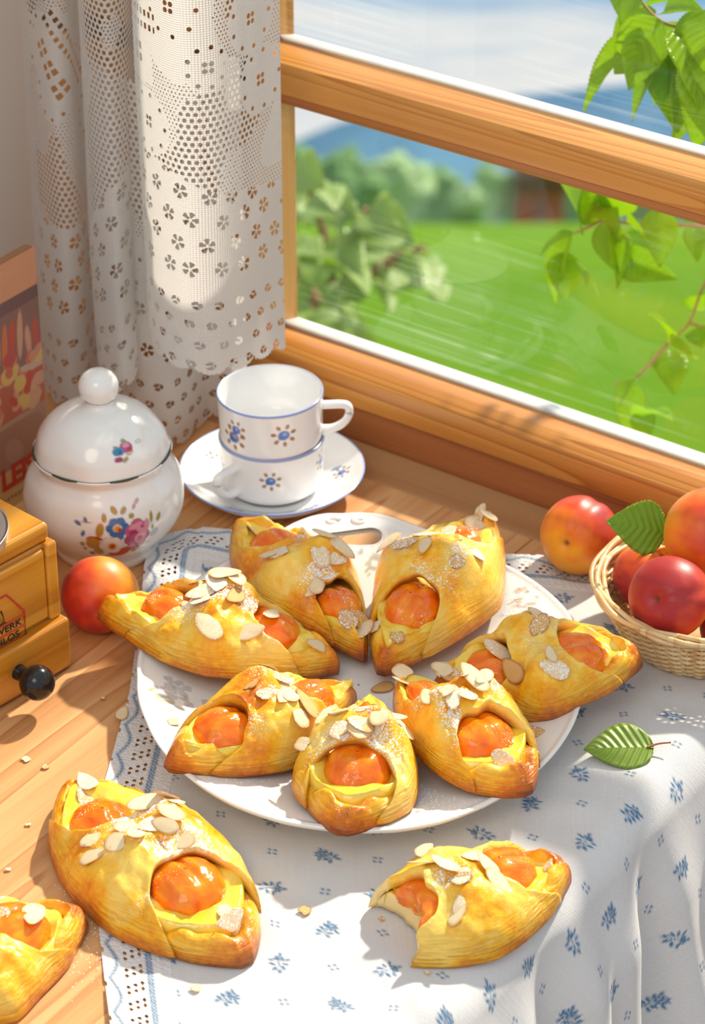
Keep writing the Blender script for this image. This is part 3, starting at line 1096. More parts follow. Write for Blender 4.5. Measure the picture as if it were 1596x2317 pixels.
def lace_panel(name, parent, path, q_top, hemf, seed, res=0.0010, flare=None, houses=(), sway=0.004):
    """path: list of (s,t). hemf(f) hem height for fraction f along the path"""
    sp = smoothprof(np.array(path, float), 14)
    d = np.concatenate([[0], np.cumsum(np.hypot(*np.diff(sp, axis=0).T))])
    n = int(d[-1] / res)
    pp = np.linspace(0, d[-1], n)
    s = np.interp(pp, d, sp[:, 0])
    t = np.interp(pp, d, sp[:, 1])
    fr = pp / d[-1]
    hem = np.array([hemf(f) for f in fr])
    m = int((q_top) / res)
    qq = np.linspace(0, 1, m)
    Q = hem[:, None] + (q_top - hem[:, None]) * qq[None]
    PP = np.repeat(pp[:, None], m, 1)
    S = np.repeat(s[:, None], m, 1)
    Tt = np.repeat(t[:, None], m, 1)
    lowq = np.clip(1 - Q / 0.25, 0, 1)
    Tt = Tt + sway * vnoise(PP * 22, Q * 6, 0, seed + 3) * (0.4 + lowq)
    S = S + sway * 0.7 * vnoise(PP * 12, Q * 5, 2, seed + 4) * (0.3 + lowq)
    if flare:
        S, Tt = flare(S, Tt, Q, fr[:, None])
    v = S[..., None] * WD + Tt[..., None] * ED
    v[..., 2] = Q
    hole = lace_hole(PP, Q, np.repeat(hem[:, None], m, 1), seed, True, houses)
    me = mesh(name, v.reshape(-1, 3), gridf(n, m), attrs={'hole': hole})
    at = me.attributes.new('flat', 'FLOAT_VECTOR', 'POINT')
    fl_ = np.stack([PP, Q, 0 * Q], -1).reshape(-1, 3).astype(np.float32)
    at.data.foreach_set('vector', fl_.ravel())
    return link(name, me, parent, M['lace'])


def px_path(pts, y=330):
    out = []
    for x, t in pts:
        q = PT(x, y, t)
        out.append((float(q @ WD), t))
    return out


cur = empty('lace_curtain', (0, 0, 0))
tag(cur, 'white lace curtain with flowers and little houses hanging beside the window', 'curtain')
fpath = px_path([(70, 0.012), (90, -0.006), (125, -0.018), (165, -0.008), (188, 0.014), (206, 0.020), (204, 0.000), (196, -0.018), (215, -0.035), (255, -0.040), (292, -0.022), (312, 0.004), (330, 0.012), (328, -0.012),
                 (316, -0.034), (345, -0.052), (410, -0.060), (480, -0.048), (545, -0.022), (600, 0.006), (640, 0.026)])


def hemf(f):
    return float(np.interp(f, [0, 0.10, 0.3, 0.45, 0.58, 0.8, 1.0], [0.002, 0.010, 0.030, 0.066, 0.112, 0.112, 0.098]))


lace_panel('front_panel', cur, fpath, 0.52, hemf, 0, houses=((0.055, 0.285, 0.030, 0.020, -0.95), (0.315, 0.335, 0.045, 0.018, 0.05)))
rpath = px_path([(235, -0.006), (280, -0.016), (330, -0.020), (380, -0.012), (425, 0.010), (470, 0.040), (515, 0.046), (560, 0.054)], 900)
lace_panel('rear_panel', cur, rpath, 0.30, lambda f: 0.003, 9, sway=0.002)

# ================================================================== TABLECLOTH
O_CL = np.array([-0.142, -0.026])
UA = np.array([0.9925, -0.1219])
A_MAX, B_MAX, RES = 0.70, 0.60, 0.00125
na, nb = int(A_MAX / RES), int(B_MAX / RES)
A, B = np.meshgrid(np.linspace(0, A_MAX, na), np.linspace(0, B_MAX, nb), indexing='ij')
left = np.interp(B, [0, 0.05, 0.12, 0.2, 0.3, 0.39, 0.47, 0.52, 0.6], [0, -0.004, -0.003, -0.004, -0.014, -0.012, 0.000, 0.008, 0.025])
ks = 0.03
back = 0.003 * np.sin(A * 30)
FX = O_CL[0] + A * UA[0] + left * np.exp(-A / 0.25)
FY = O_CL[1] + A * UA[1] - B + back * np.exp(-B / 0.05) - 0.010 * np.exp(-((A - 0.31) / 0.09) ** 2) * np.exp(-B / 0.06)
# rounded, turned corner
r_c = 0.035
cx_, cy_ = r_c, r_c
dd = np.hypot(A - cx_, B - cy_)
cut = (A < cx_) & (B < cy_)
sc_ = np.where(cut, np.minimum(1, np.maximum(np.abs(A - cx_), np.abs(B - cy_)) / np.maximum(dd, 1e-6)), 1)
FX = np.where(cut, (O_CL[0] + cx_ * UA[0]) + ((A - cx_) * UA[0]) * sc_ + left * np.exp(-A / 0.25), FX)
FY = np.where(cut, O_CL[1] + A * UA[1] - cy_ - (B - cy_) * sc_, FY)


def ridge(px_pts, hgt, wid, skew=1.0):
    pts = np.array([P(x, y)[:2] for x, y in px_pts])
    sp = smoothprof(pts, 6)
    best = np.full(FX.shape, 1e9)
    side = np.zeros(FX.shape)
    along = np.zeros(FX.shape)
    for i in range(len(sp) - 1):
        a, b = sp[i], sp[i + 1]
        ab = b - a
        L2 = ab @ ab + 1e-12
        tt = np.clip(((FX - a[0]) * ab[0] + (FY - a[1]) * ab[1]) / L2, 0, 1)
        dx, dy = FX - (a[0] + ab[0] * tt), FY - (a[1] + ab[1] * tt)
        d = dx * dx + dy * dy
        up = d < best
        best = np.where(up, d, best)
        cr = ab[0] * dy - ab[1] * dx
        side = np.where(up, np.sign(cr), side)
        along = np.where(up, (i + tt) / (len(sp) - 1), along)
    d = np.sqrt(best)
    w = np.where(side > 0, wid, wid * skew)
    return hgt * np.exp(-(d / w) ** 2) * np.sin(PI * np.clip(along * 0.9 + 0.1, 0, 1)) ** 0.5


DZ = 0.0026 * (fbm(FX * 14, FY * 14, 0, 31, 3)) + 0.0026
DZ += ridge([(520, 2055), (620, 2100), (760, 2140), (880, 2200), (960, 2270), (1010, 2360)], 0.013, 0.016, 0.7)
DZ += ridge([(1150, 2130), (1230, 2190), (1275, 2260), (1300, 2380)], 0.012, 0.012, 0.9)
DZ += ridge([(590, 1950), (660, 2010), (760, 2070)], 0.004, 0.014)
DZ += ridge([(1080, 1880), (1230, 1850), (1380, 1830)], 0.0025, 0.016)
DZ += ridge([(380, 1330), (420, 1270), (520, 1250)], 0.004, 0.014)
# keep it flat under the plate and pastries
pc = np.array([0.004, -0.222])
DZ *= 0.08 + 0.92 * sstep(0.125, 0.19, np.hypot(FX - pc[0], (FY - pc[1]) * 0.85))
FLAT = np.ones(FX.shape)
for (x0, y0, x1, y1, r) in ((180, 1830, 540, 2170, 0.052), (900, 2110, 1260, 1995, 0.050), (1598, 1400, 1599, 1400, 0.052), (1312, 1285, 1313, 1285, 0.014)):
    q0, q1 = P(x0, y0)[:2], P(x1, y1)[:2]
    ab = q1 - q0
    tt = np.clip(((FX - q0[0]) * ab[0] + (FY - q0[1]) * ab[1]) / (ab @ ab), 0, 1)
    FLAT *= 0.10 + 0.90 * sstep(r, r * 1.5 + 0.008, np.hypot(FX - q0[0] - ab[0] * tt, FY - q0[1] - ab[1] * tt))
DZ *= FLAT
S = FX * WD[0] + FY * WD[1]
Tq = FX * ED[0] + FY * ED[1]
RR = 0.020
l = S - (S_EDGE - RR)
ang = np.clip(l / RR, 0, PI / 2)
drop = np.clip(l - RR * PI / 2, 0, None)
S2 = np.where(l > 0, S_EDGE - RR + RR * np.sin(ang), S)
Z2 = np.where(l > 0, -RR + RR * np.cos(ang), 0) - drop
env = sstep(0.0, 0.09, l)
wave = (0.55 * np.sin(Tq * 2 * PI / 0.125 + 1.2 + 3 * drop) + 0.35 * np.sin(Tq * 2 * PI / 0.058 + 0.3) + 0.4 * fbm(Tq * 18, drop * 5, 0, 61, 2))
S2 = S2 + env * np.maximum(0.018 + 0.016 * wave, 0.001) * (0.5 + np.clip(drop / 0.15, 0, 1))
wtop = np.clip(1 - l / 0.03, 0, 1)
Zc = 0.0012 + Z2 + DZ * wtop + 0.003 * (wave + 0.6) * sstep(-0.05, 0.0, l) * wtop * FLAT
V = S2[..., None] * WD + Tq[..., None] * ED
V[..., 2] = Zc

# printed pattern (blue sprigs) and crochet border, in flat cloth coordinates
blue = np.zeros(A.shape)
SPR1 = [(0.9, 1.5, 0.75, 0.7, 0)] + [(0.9 + 1.75 * math.cos(a), 1.5 + 1.7 * math.sin(a), 0.95, 0.62, a) for a in np.arange(0.2, 6.4, 0.9)] + \
       [(-0.6, -1.6, 0.30, 2.6, -0.45), (-2.5, -0.6, 1.45, 0.72, 2.6), (-3.1, -2.6, 1.4, 0.70, 3.0), (-2.9, -4.6, 1.2, 0.62, 0.8), (1.2, -2.2, 1.45, 0.70, 0.3), (0.8, -4.2, 1.35, 0.66, -0.5), (-1.9, 1.6, 1.35, 0.66, 2.2), (-1.2, 3.9, 1.2, 0.6, 1.9), (3.5, -0.6, 1.2, 0.6, -0.4)]
SPR2 = [(1.4, 1.2, 0.8, 0.7, 0.5)] + [(1.4 + 1.6 * math.cos(a), 1.2 + 1.5 * math.sin(a), 0.9, 0.60, a) for a in np.arange(-0.9, 3.0, 0.8)] + \
       [(-1.0, -1.4, 0.30, 2.8, -0.75), (-3.0, -0.6, 1.4, 0.70, 0.2), (-1.6, -3.8, 1.35, 0.68, 1.3), (-4.0, -3.0, 1.2, 0.62, 0.8), (0.9, -2.8, 1.4, 0.70, -0.5), (-1.9, 1.5, 1.3, 0.66, -0.7), (-0.5, 3.9, 1.2, 0.6, 1.7), (3.4, 3.6, 1.05, 0.6, 0.9), (3.0, -1.6, 1.1, 0.6, -0.7)]
DOTS = [(0, 1.5, 0.7, 0.6, 0), (0, -1.5, 0.7, 0.6, 0), (1.7, 0, 0.7, 0.6, 0), (-1.7, 0, 0.7, 0.6, 0)]


def stamp(lx, ly, items):
    f = np.full(lx.shape, -1.0)
    for (cx, cy, rx, ry, rot) in items:
        c, s = math.cos(rot), math.sin(rot)
        dx, dy = lx - cx * 1e-3, ly - cy * 1e-3
        d = (np.sqrt(((dx * c + dy * s) / rx) ** 2 + ((-dx * s + dy * c) / ry) ** 2) * 1e3 - 1) * min(rx, ry) * 1e-3
        f = np.maximum(f, np.clip(0.5 - d / 0.0006, 0, 1))
    return np.clip(f, 0, 1)


PA, PB = 0.062, 0.066
for (oa, ob, items, flip) in ((0.010, 0.020, SPR1, 1), (0.041, 0.053, SPR2, 1), (0.041, 0.020, DOTS, 1), (0.010, 0.053, DOTS, -1)):
    ia = np.floor((A - oa) / PA + 0.5)
    ib = np.floor((B - ob) / PB + 0.5)
    la = A - oa - ia * PA
    lb = -(B - ob - ib * PB)
    rot = vnoise(ia * 3.7 + 0.5, ib * 5.1 + 0.5, 0, 77) * 1.2
    c, s = np.cos(rot), np.sin(rot)
    mir = np.where(np.mod(ia + ib, 2) > 0.5, -1, 1)
    blue = np.maximum(blue, stamp((la * c - lb * s) * mir / 1.5, (la * s + lb * c) / 1.5, items))
bw = 0.041                                     # border width
T_HEM = 0.074
c1 = np.minimum(np.minimum(A, B), T_HEM - Tq)
al = np.where(A < B, B, A)
hole = np.zeros(A.shape)
lace = np.where(c1 < bw, 1.0, 0.0)
# scalloped outer edge
edge = 0.0022 - 0.0022 * np.abs(np.sin(PI * al / 0.030)) ** 0.5
hole = np.where(c1 < edge, 1.0, hole)
scal = 0.0040 + 0.0050 * np.abs(np.sin(PI * al / 0.030 + 0.6)) ** 1.2
dash = 0.5 + 0.5 * np.sin(2 * PI * al / 0.0022)
bl = np.clip(1.1 - np.abs(c1 - scal) / 0.0017, 0, 1) * (0.65 + 0.35 * dash)
ch1 = np.clip(1.2 - np.abs(c1 - 0.0275 - 0.0012 * np.sin(2 * PI * al / 0.006)) / 0.0013, 0, 1)
ch2 = np.clip(1.2 - np.abs(c1 - 0.0275 + 0.0012 * np.sin(2 * PI * al / 0.006)) / 0.0013, 0, 1)
bl = np.maximum(bl, np.maximum(ch1, ch2) * 0.9)
bl = np.maximum(bl, np.clip(1.0 - np.abs(c1 - 0.0355) / 0.0007, 0, 1) * 0.45 * dash)
blue = np.where(c1 < bw, bl, blue)
# rows of diamond openings
cell = 0.0042
ra = (c1 - 0.012) / cell
rb = al / (cell * 1.15) + 0.5 * np.floor(ra)
ha = ra - np.floor(ra) - 0.5
hb = rb - np.floor(rb) - 0.5
grp = (np.mod(np.floor(rb * 0.999), 3) < 2)
hf = 0.36 - (np.abs(ha) + np.abs(hb) * 0.85)
hz = (c1 > 0.012) & (c1 < 0.0246)
hole = np.where(hz & grp, np.clip(0.5 + hf * 2.2, 0, 1), hole)
gf = gridf(na, nb)
gf = gf[(Tq.ravel()[gf] < T_HEM).all(1)]
cloth_me = mesh('tablecloth', V.reshape(-1, 3), gf, attrs={'blue': blue, 'hole': hole, 'lace': lace})
at = cloth_me.attributes.new('flat', 'FLOAT_VECTOR', 'POINT')
at.data.foreach_set('vector', np.stack([A, B, 0 * A], -1).reshape(-1, 3).astype(np.float32).ravel())
cloth = link('tablecloth', cloth_me, None, M['cloth'])
tag(cloth, 'white linen cloth with small blue flower sprigs and a crochet border', 'tablecloth')


def cloth_z(x, y):
    d = (FX[::4, ::4] - x) ** 2 + (FY[::4, ::4] - y) ** 2
    i = np.unravel_index(np.argmin(d), d.shape)
    if d[i] > 0.006 ** 2:
        return 0.0
    return float(Zc[::4, ::4][i])

# ================================================================== PLATE
PLC = np.array([0.004, -0.222])
RT_TAB = [(-171, .144), (-152.5, .1507), (-133, .1620), (-116.8, .1715), (-105, .1764), (-91, .1790), (-82.8, .1797), (-73.9, .1773), (-63.7, .172), (-51.3, .1644), (-34.5, .1556), (-21.8, .150), (0, .1485),
          (20, .1490), (35, .1490), (47.6, .1492), (58, .1500), (66, .1535), (72, .1605), (78.2, .1672), (85, .1752), (90.0, .1768), (93.5, .1752), (97, .1768), (101, .1745), (106, .1680), (112, .1575), (118, .1500), (128, .146), (140, .143), (177, .1431)]
_t = np.array([a for a, _ in RT_TAB])
_r = np.array([b for _, b in RT_TAB])
_t = np.concatenate([_t - 360, _t, _t + 360])
_r = np.concatenate([_r, _r, _r])


def plate_r(deg):
    d = (np.asarray(deg) + 180) % 360 - 180
    return (np.interp(d - 1.2, _t, _r) + np.interp(d, _t, _r) * 2 + np.interp(d + 1.2, _t, _r)) / 4


PLZ = 0.0042


def plate_prof(q):
    return PLZ + 0.0015 + 0.022 * sstep(0.45, 1.06, q) * 1.02


nth, nr = 400, 70
th = np.linspace(0, 360, nth, endpoint=False)
qr = np.concatenate([np.linspace(0.004, 0.9, nr - 14), np.linspace(0.91, 1.0, 14)])
RTH = plate_r(th)
Q, TH = np.meshgrid(qr, np.radians(th), indexing='ij')
RRp = Q * RTH[None]
# the handle region stays level instead of following the rim
zt = plate_prof(Q * RTH[None] / np.where((np.degrees(TH) > 66) & (np.degrees(TH) < 114), 0.155, RTH[None]))
zt = np.minimum(zt, PLZ + 0.0245)
lip = 0.0012 * np.exp(-((Q - 0.985) / 0.012) ** 2)
PX, PY = RRp * np.cos(TH), RRp * np.sin(TH)
top = np.stack([PX, PY, zt + lip], -1)
edge_fac = np.clip((1 - Q) / 0.02, 0, 1)
bot = np.stack([PX * 0.998, PY * 0.998, np.maximum(zt - 0.0038 * np.sqrt(edge_fac) - 0.0004, PLZ - 0.0022)], -1)
foot = 0.0
nT = nr * nth
Vp = np.concatenate([top.reshape(-1, 3), bot.reshape(-1, 3)])
ft = gridf(nr, nth, False, True)[:, ::-1]
fb = gridf(nr, nth, False, True) + nT
i = np.arange(nth)
ring = np.stack([(nr - 1) * nth + i, (nr - 1) * nth + (i + 1) % nth, nT + (nr - 1) * nth + (i + 1) % nth, nT + (nr - 1) * nth + i], 1)
capt = np.array([list(range(nth))])
capb = np.array([list(range(nT, nT + nth))[::-1]])


def pl_px(x, y, z=0.018):
    q = P(x, y, z)
    return q[0] - PLC[0], q[1] - PLC[1]


items = []
rs = random.Random(8)


def spray(cx, cy, n, spread, cols, sz):
    for k in range(n):
        x, y = pl_px(cx + rs.gauss(0, spread), cy + rs.gauss(0, spread * 0.6), 0.016)
        items.append((x, y, sz * rs.uniform(0.7, 1.3), sz * rs.uniform(0.4, 0.8), rs.uniform(0, PI), rs.choice(cols)))


grey = [(0.55, 0.55, 0.58), (0.62, 0.60, 0.62), (0.48, 0.50, 0.50)]
grn = [(0.42, 0.42, 0.20), (0.50, 0.48, 0.24), (0.38, 0.40, 0.28)]
spray(395, 1575, 26, 28, grey, 0.0030)
spray(380, 1590, 8, 26, grn, 0.0022)
spray(1165, 1380, 20, 22, [(0.55, 0.30, 0.12), (0.62, 0.42, 0.22), (0.60, 0.50, 0.40)], 0.0018)
spray(845, 1285, 7, 16, grn, 0.0026)
spray(890, 1845, 9, 24, [(0.35, 0.22, 0.20), (0.50, 0.40, 0.36)], 0.0022)
prn = paint(Vp[:, 0], Vp[:, 1], items)
prn[nT:, 3] = 0
prn[:, 3] *= 0.85
pme = mesh('cake_plate', Vp, [ft, fb, ring, capt, capb], cols={'print': prn})
plate = link('cake_plate', pme, None, M['porcelain'], loc=(PLC[0], PLC[1], 0))
tag(plate, 'large white porcelain cake plate with a pierced handle under the pastries', 'plate')
# pierced handle
hx0, hy0 = pl_px(738, 1226, 0.024)
hx1, hy1 = pl_px(838, 1219, 0.024)
bm = bmesh.new()
ang_ = math.atan2(hy1 - hy0, hx1 - hx0)
pts = []
for k in range(20):
    a = -PI / 2 + PI * k / 19
    pts.append((hx1 + 0.0085 * math.cos(a + ang_), hy1 + 0.0085 * math.sin(a + ang_)))
for k in range(20):
    a = PI / 2 + PI * k / 19
    pts.append((hx0 + 0.006 * math.cos(a + ang_), hy0 + 0.006 * math.sin(a + ang_)))
n = len(pts)
cut_me = mesh('cut', [(x, y, -0.02) for x, y in pts] + [(x, y, 0.08) for x, y in pts], [np.array([[i, (i + 1) % n, n + (i + 1) % n, n + i] for i in range(n)]), np.array([list(range(n))[::-1]]), np.array([[n + i for i in range(n)]])])
cut = link('cut', cut_me, None, M['porcelain'], loc=(PLC[0], PLC[1], 0))
boolean(plate, cut)
bpy.data.objects.remove(cut)
# moulded scrolls beside the handle notch
for (x, y, a0) in ((752, 1186, 0.2), (815, 1184, 2.6)):
    cx, cy = pl_px(x, y, 0.026)
    sp = [(cx + (0.0055 - 0.0003 * k) * math.cos(a0 + k * 0.42), cy + (0.0050 - 0.00025 * k) * math.sin(a0 + k * 0.42), PLZ + 0.0243) for k in range(15)]
    v, f = tube(sp, np.linspace(0.0016, 0.0008, 15), 8)
    link('scroll', mesh('scroll', v, f, cols={'print': np.zeros((len(v), 4))}), plate, M['porcelain'])


def plate_top(x, y):
    dx, dy = x - PLC[0], y - PLC[1]
    r = math.hypot(dx, dy)
    R = float(plate_r(math.degrees(math.atan2(dy, dx))))
    if r > R:
        return None
    return float(plate_prof(r / R)) + 0.0012 * math.exp(-((r / R - 0.985) / 0.012) ** 2)


# ================================================================== PASTRIES
def almond_mesh(seed, tip=0.35, broken=False):
    n, m = 22, 5
    th = np.linspace(0, 2 * PI, n, endpoint=False)
    rho = np.array([0.0, 0.4, 0.75, 0.93, 1.0])
    R, TH = np.meshgrid(rho, th, indexing='ij')
    wid = 0.5 * (1 - tip * np.cos(TH))
    bx = 0.5 * np.cos(TH)
    by = 0.27 * np.sin(TH) * (1 - tip * np.cos(TH))
    k = 1 + 0.06 * vnoise(np.cos(TH) * 2 + seed, np.sin(TH) * 2, 0, seed)
    x, y = R * bx * k, R * by * k
    if broken:
        x = np.where(x > 0.12, 0.12 + 0.05 * vnoise(y * 14, 0 * y + seed, 0, 5), x)
    z = 0.10 * (x * x) * (1 if seed % 2 else -1) + 0.15 * y * y + 0.012 * vnoise(x * 5, y * 5, 0, seed)
    h = 0.030 * np.sqrt(np.clip(1.02 - R ** 4, 0, 1))
    t = np.stack([x, y, z + h], -1).reshape(-1, 3)
    b = np.stack([x, y, z - h], -1).reshape(-1, 3)
    rim = np.concatenate([np.clip((R.ravel() - 0.86) / 0.1, 0, 1)] * 2)
    nn = n * m
    e0 = (m - 1) * n + np.arange(n)
    e1 = (m - 1) * n + (np.arange(n) + 1) % n
    f = np.concatenate([gridf(m, n, False, True), gridf(m, n, False, True)[:, ::-1] + nn, np.stack([e0, e0 + nn, e1 + nn, e1], 1)])
    return mesh('almond_flake', t.tolist() + b.tolist(), f, attrs={'rim': rim})


ALM = [almond_mesh(1), almond_mesh(2, 0.2), almond_mesh(3, 0.5), almond_mesh(4, 0.3, True), almond_mesh(5, 0.1), almond_mesh(6, 0.4, True)]
ALT = []
for q in ALM:
    c = q.copy()
    q.materials.append(M['almond'])
    c.materials.append(M['toasted'])
    ALT.append(c)


OE = [1.55]


def outline_w(u):
    u = np.abs(u)
    return np.maximum((1 - np.clip(u, 0, 1) ** OE[0]) ** 0.86, 0) * 0.93 + 0.07


def make_pastry(name, label, seed, a, b, h, c0=0.018, cw=0.76, ap=((0.50, 0.021, 0.0), (-0.50, 0.021, 0.0)), sugar=0.5, nalm=14, brown=0.0, bite=None, openh=1.0, flakes=(), oe=1.38):
    OE[0] = oe
    rs = random.Random(seed)
    sd = seed * 17
    root = empty(name)
    tag(root, label, 'pastry', 'apricot pastries')
    rw = 0.0115
    # ---- tray: rolled edge round a shallow hollow
    NU, NV = 120, 64
    u = np.sin(np.linspace(-PI / 2, PI / 2, NU)) * 0.65 + np.linspace(-1, 1, NU) * 0.35
    vv = np.sin(np.linspace(-PI / 2, PI / 2, NV)) * 0.6 + np.linspace(-1, 1, NV) * 0.4
    U, Vv = np.meshgrid(u, vv, indexing='ij')
    W = b * outline_w(U) * (1 + 0.04 * vnoise(U * 3 + seed, np.sign(Vv) * 3, 0, sd))
    mid_ = 1 - sstep(0.50, 0.80, np.abs(U))
    W = W * (1 - 0.07 * mid_)
    x = a * U
    y = W * Vv
    de = np.minimum((1 - np.abs(Vv)) * W, (1 - np.abs(U)) * a * 1.1)
    hr = 0.0145 + 0.0115 * (1 - U ** 2) + 0.0028 * vnoise(U * 5, Vv * 2 + seed, 0, sd + 1)
    hr = hr * (1 - 0.50 * mid_)
    k = np.clip(de / rw, 0, 3)
    outer = (1 - np.clip(1 - k, 0, 1) ** 2.4) ** (1 / 2.1)
    fall = 1 - sstep(0.8, 1.75, k)
    floor_ = 0.0095
    z = np.where(k < 1, hr * outer, floor_ + (hr - floor_) * fall)
    wr = 0.0022 * fbm(x * 70 + seed, y * 70, 0, sd + 2, 3) * np.clip(k, 0, 1)
    z = z + wr
    # little overlapping pleats along the rim
    z += 0.0011 * np.sin((np.arctan2(y, np.abs(x) - 0.45 * a) * 9 + seed)) * np.exp(-((k - 1.0) / 0.7) ** 2)
    side = np.clip(1.5 - z / 0.014, 0, 1) * (k < 1)
    bake = 0.13 + brown + 0.50 * np.clip((np.abs(U) - 0.80) / 0.2, 0, 1) + 0.36 * np.clip(1 - z / 0.009, 0, 1) * (k < 1) + 0.38 * np.exp(-((k - 0.75) / 0.3) ** 2) * np.clip(vnoise(x * 60 + 3, y * 60, 0, sd + 4) + 0.15, 0, 1)
    bake = bake - 0.10 * (k > 1.6)
    sug = sugar * 0.42 * np.clip(fbm(x * 45, y * 45 + seed, 0, sd + 5, 2) + 0.15, 0, 1) * (k > 0.4)
    n1 = NU * NV
    Vt = np.stack([x, y, z], -1).reshape(-1, 3)
    Vb = np.stack([x * 0.97, y * 0.97, 0 * z + 0.0004], -1).reshape(-1, 3)
    f = gridf(NU, NV)
    bidx = [i * NV for i in range(NU)] + [(NU - 1) * NV + j for j in range(1, NV)] + [i * NV + NV - 1 for i in range(NU - 2, -1, -1)] + [j for j in range(NV - 2, 0, -1)]
    bidx = np.array(bidx)
    b2 = np.roll(bidx, -1)
    Fall = np.concatenate([f, f[:, ::-1] + n1, np.stack([bidx, bidx + n1, b2 + n1, b2], 1)])
    two = lambda q, r=None: np.concatenate([q.ravel(), (q if r is None else r).ravel()])
    me1 = mesh('dough', np.concatenate([Vt, Vb]), Fall, attrs={'bake': two(bake, 0 * bake + 0.75), 'sugar': two(sug, 0 * sug), 'side': two(side)})
    # ---- folded flap: arch of dough over the middle
    NK, NI, NVf = 44, 16, 90
    va = np.sin(np.linspace(-PI / 2, PI / 2, NVf))
    rows, bk, sg, sdv = [], [], [], []
    for v in va:
        av = abs(v)
        # the two cut edges curve out to follow the rim
        c = c0 + (a * cw - c0) * av ** 2.5
        kk = np.sin(np.linspace(-PI / 2, PI / 2, NK)) * 0.5 + np.linspace(-1, 1, NK) * 0.5
        kin = np.linspace(0.93, -0.93, NI)
        loopk = np.concatenate([kk, kin])
        isin = np.concatenate([np.zeros(NK), np.ones(NI)])
        cc = c * (1 + 0.10 * vnoise(v * 4 + seed, np.sign(loopk) * 2, 0, sd + 7))
        xx = cc * loopk
        uu = np.clip(xx / a, -1, 1)
        Wf = b * outline_w(uu) * (1 + 0.04 * vnoise(uu * 3 + seed, np.sign(v) * 3, 0, sd)) + 0.0012
        hc = 0.0262 - 0.004 * (xx / a) ** 2 + (h - 0.0262) * np.exp(-(xx / (0.27 * a)) ** 2)
        th_ = 0.0052
        outy = Wf * v
        outz = hc * (1 - av ** 2.7) ** (1 / 2.0)
        inz = np.maximum((hc - th_) * (1 - av ** 2.7) ** (1 / 2.0), 0.0006)
        iny = (Wf - th_ * 0.75) * v
        lipc = 0.0020 * np.exp(-((1 - np.abs(loopk)) * c / 0.004) ** 2)
        zz = np.where(isin > 0, inz, outz + lipc)
        yy = np.where(isin > 0, iny, outy)
        seam = 0.0026 / (1 + np.exp(-(v - 0.12 - 0.35 * loopk) / 0.035)) * np.exp(-(v / 0.6) ** 4)
        bump = 0.0028 * fbm(xx * 55 + seed * 3, yy * 55, 0, sd + 8, 3) + 0.0010 * vnoise(xx * 260, yy * 260, 0, sd + 9)
        bump = bump + 0.0016 * np.sin(loopk * 7 + 3 * v + seed) * np.clip(av - 0.35, 0, 1)
        zz = zz + np.where(isin > 0, 0, (seam + bump) * np.clip(outz / 0.012, 0, 1))
        rows.append(np.stack([xx, yy, np.maximum(zz, 0.0004)], -1))
        ridge_ = np.exp(-((1 - np.abs(loopk)) * c / 0.005) ** 2)
        bb = 0.13 + brown + 0.26 * fbm(xx * 35, yy * 35 + seed, 0, sd + 10, 2) + 0.34 * np.clip(1 - zz / 0.010, 0, 1) + 0.16 * ridge_ * np.clip(vnoise(xx * 70, yy * 70, 0, sd + 12) + 0.2, 0, 1) - 0.12 * ridge_ + 0.16 * np.exp(-(v / 0.30) ** 2)
        bk.append(np.where(isin > 0, 0.05, bb))
        sg.append(np.where(isin > 0, 0, sugar * np.clip(0.50 + 1.1 * fbm(xx * 50 + 5, yy * 50, 0, sd + 11, 2), 0, 1) * np.exp(-(v / 0.75) ** 4)))
        sdv.append(np.where(isin > 0, 0, np.clip(1.3 - zz / 0.018, 0, 1)))
    rows = np.array(rows)
    NL = NK + NI
    ff = gridf(NVf, NL, False, True)
    cap1 = np.array([list(range(NL))])
    cap2 = np.array([[(NVf - 1) * NL + i for i in range(NL)][::-1]])
    me2 = mesh('folded_flap', rows.reshape(-1, 3), [ff[:, ::-1], cap1[:, ::-1], cap2[:, ::-1]], attrs={'bake': np.array(bk), 'sugar': np.array(sg), 'side': np.array(sdv)})
    parts = [link('dough', me1, root, M['dough']), link('folded_flap', me2, root, M['dough'])]
    # ---- custard pools and apricot halves
    for (uc, ra, dy) in ap:
        sgn = 1 if uc > 0 else -1
        nr_, nt_ = 20, 36
        rr, tt = np.meshgrid(np.linspace(0.02, 1, nr_), np.linspace(0, 2 * PI, nt_, endpoint=False), indexing='ij')
        ru = a * 0.36
        ex = a * uc + sgn * 0.004 + ru * rr * np.cos(tt)
        ey = (b * outline_w(np.clip(ex / a, -1, 1)) - 0.006) * rr * np.sin(tt)
        ez = 0.0160 + 0.0022 * rr ** 2 + 0.0030 * fbm(ex * 75 + 2, ey * 75, 0, sd + 13, 2) - 0.013 * sstep(0.9, 1.0, rr)
        cm = mesh('custard', np.stack([ex, ey, ez], -1).reshape(-1, 3), [gridf(nr_, nt_, False, True), np.array([list(range(nt_))[::-1]])])
        parts.append(link('custard', cm, root, M['custard']))
        nl, nm = 26, 40
        A1, B1 = np.meshgrid(np.linspace(0.02, PI * 0.62, nl), np.linspace(0, 2 * PI, nm, endpoint=False), indexing='ij')
        d = np.stack([np.sin(A1) * np.cos(B1), np.sin(A1) * np.sin(B1), np.cos(A1)], -1)
        q = 1 + 0.06 * fbm(d[..., 0] * 2.2 + seed, d[..., 1] * 2.2, d[..., 2] * 2.2 + uc, sd + 14, 3)
        q = q - 0.10 * np.exp(-((d[..., 1] - 0.1) / 0.14) ** 2) * np.clip(d[..., 2] + 0.2, 0, 1)
        pts_ = d * q[..., None] * np.array([ra * 0.98, ra * 0.92, ra * 0.64])
        pts_ += np.array([a * uc - sgn * 0.006, dy, 0.0150])
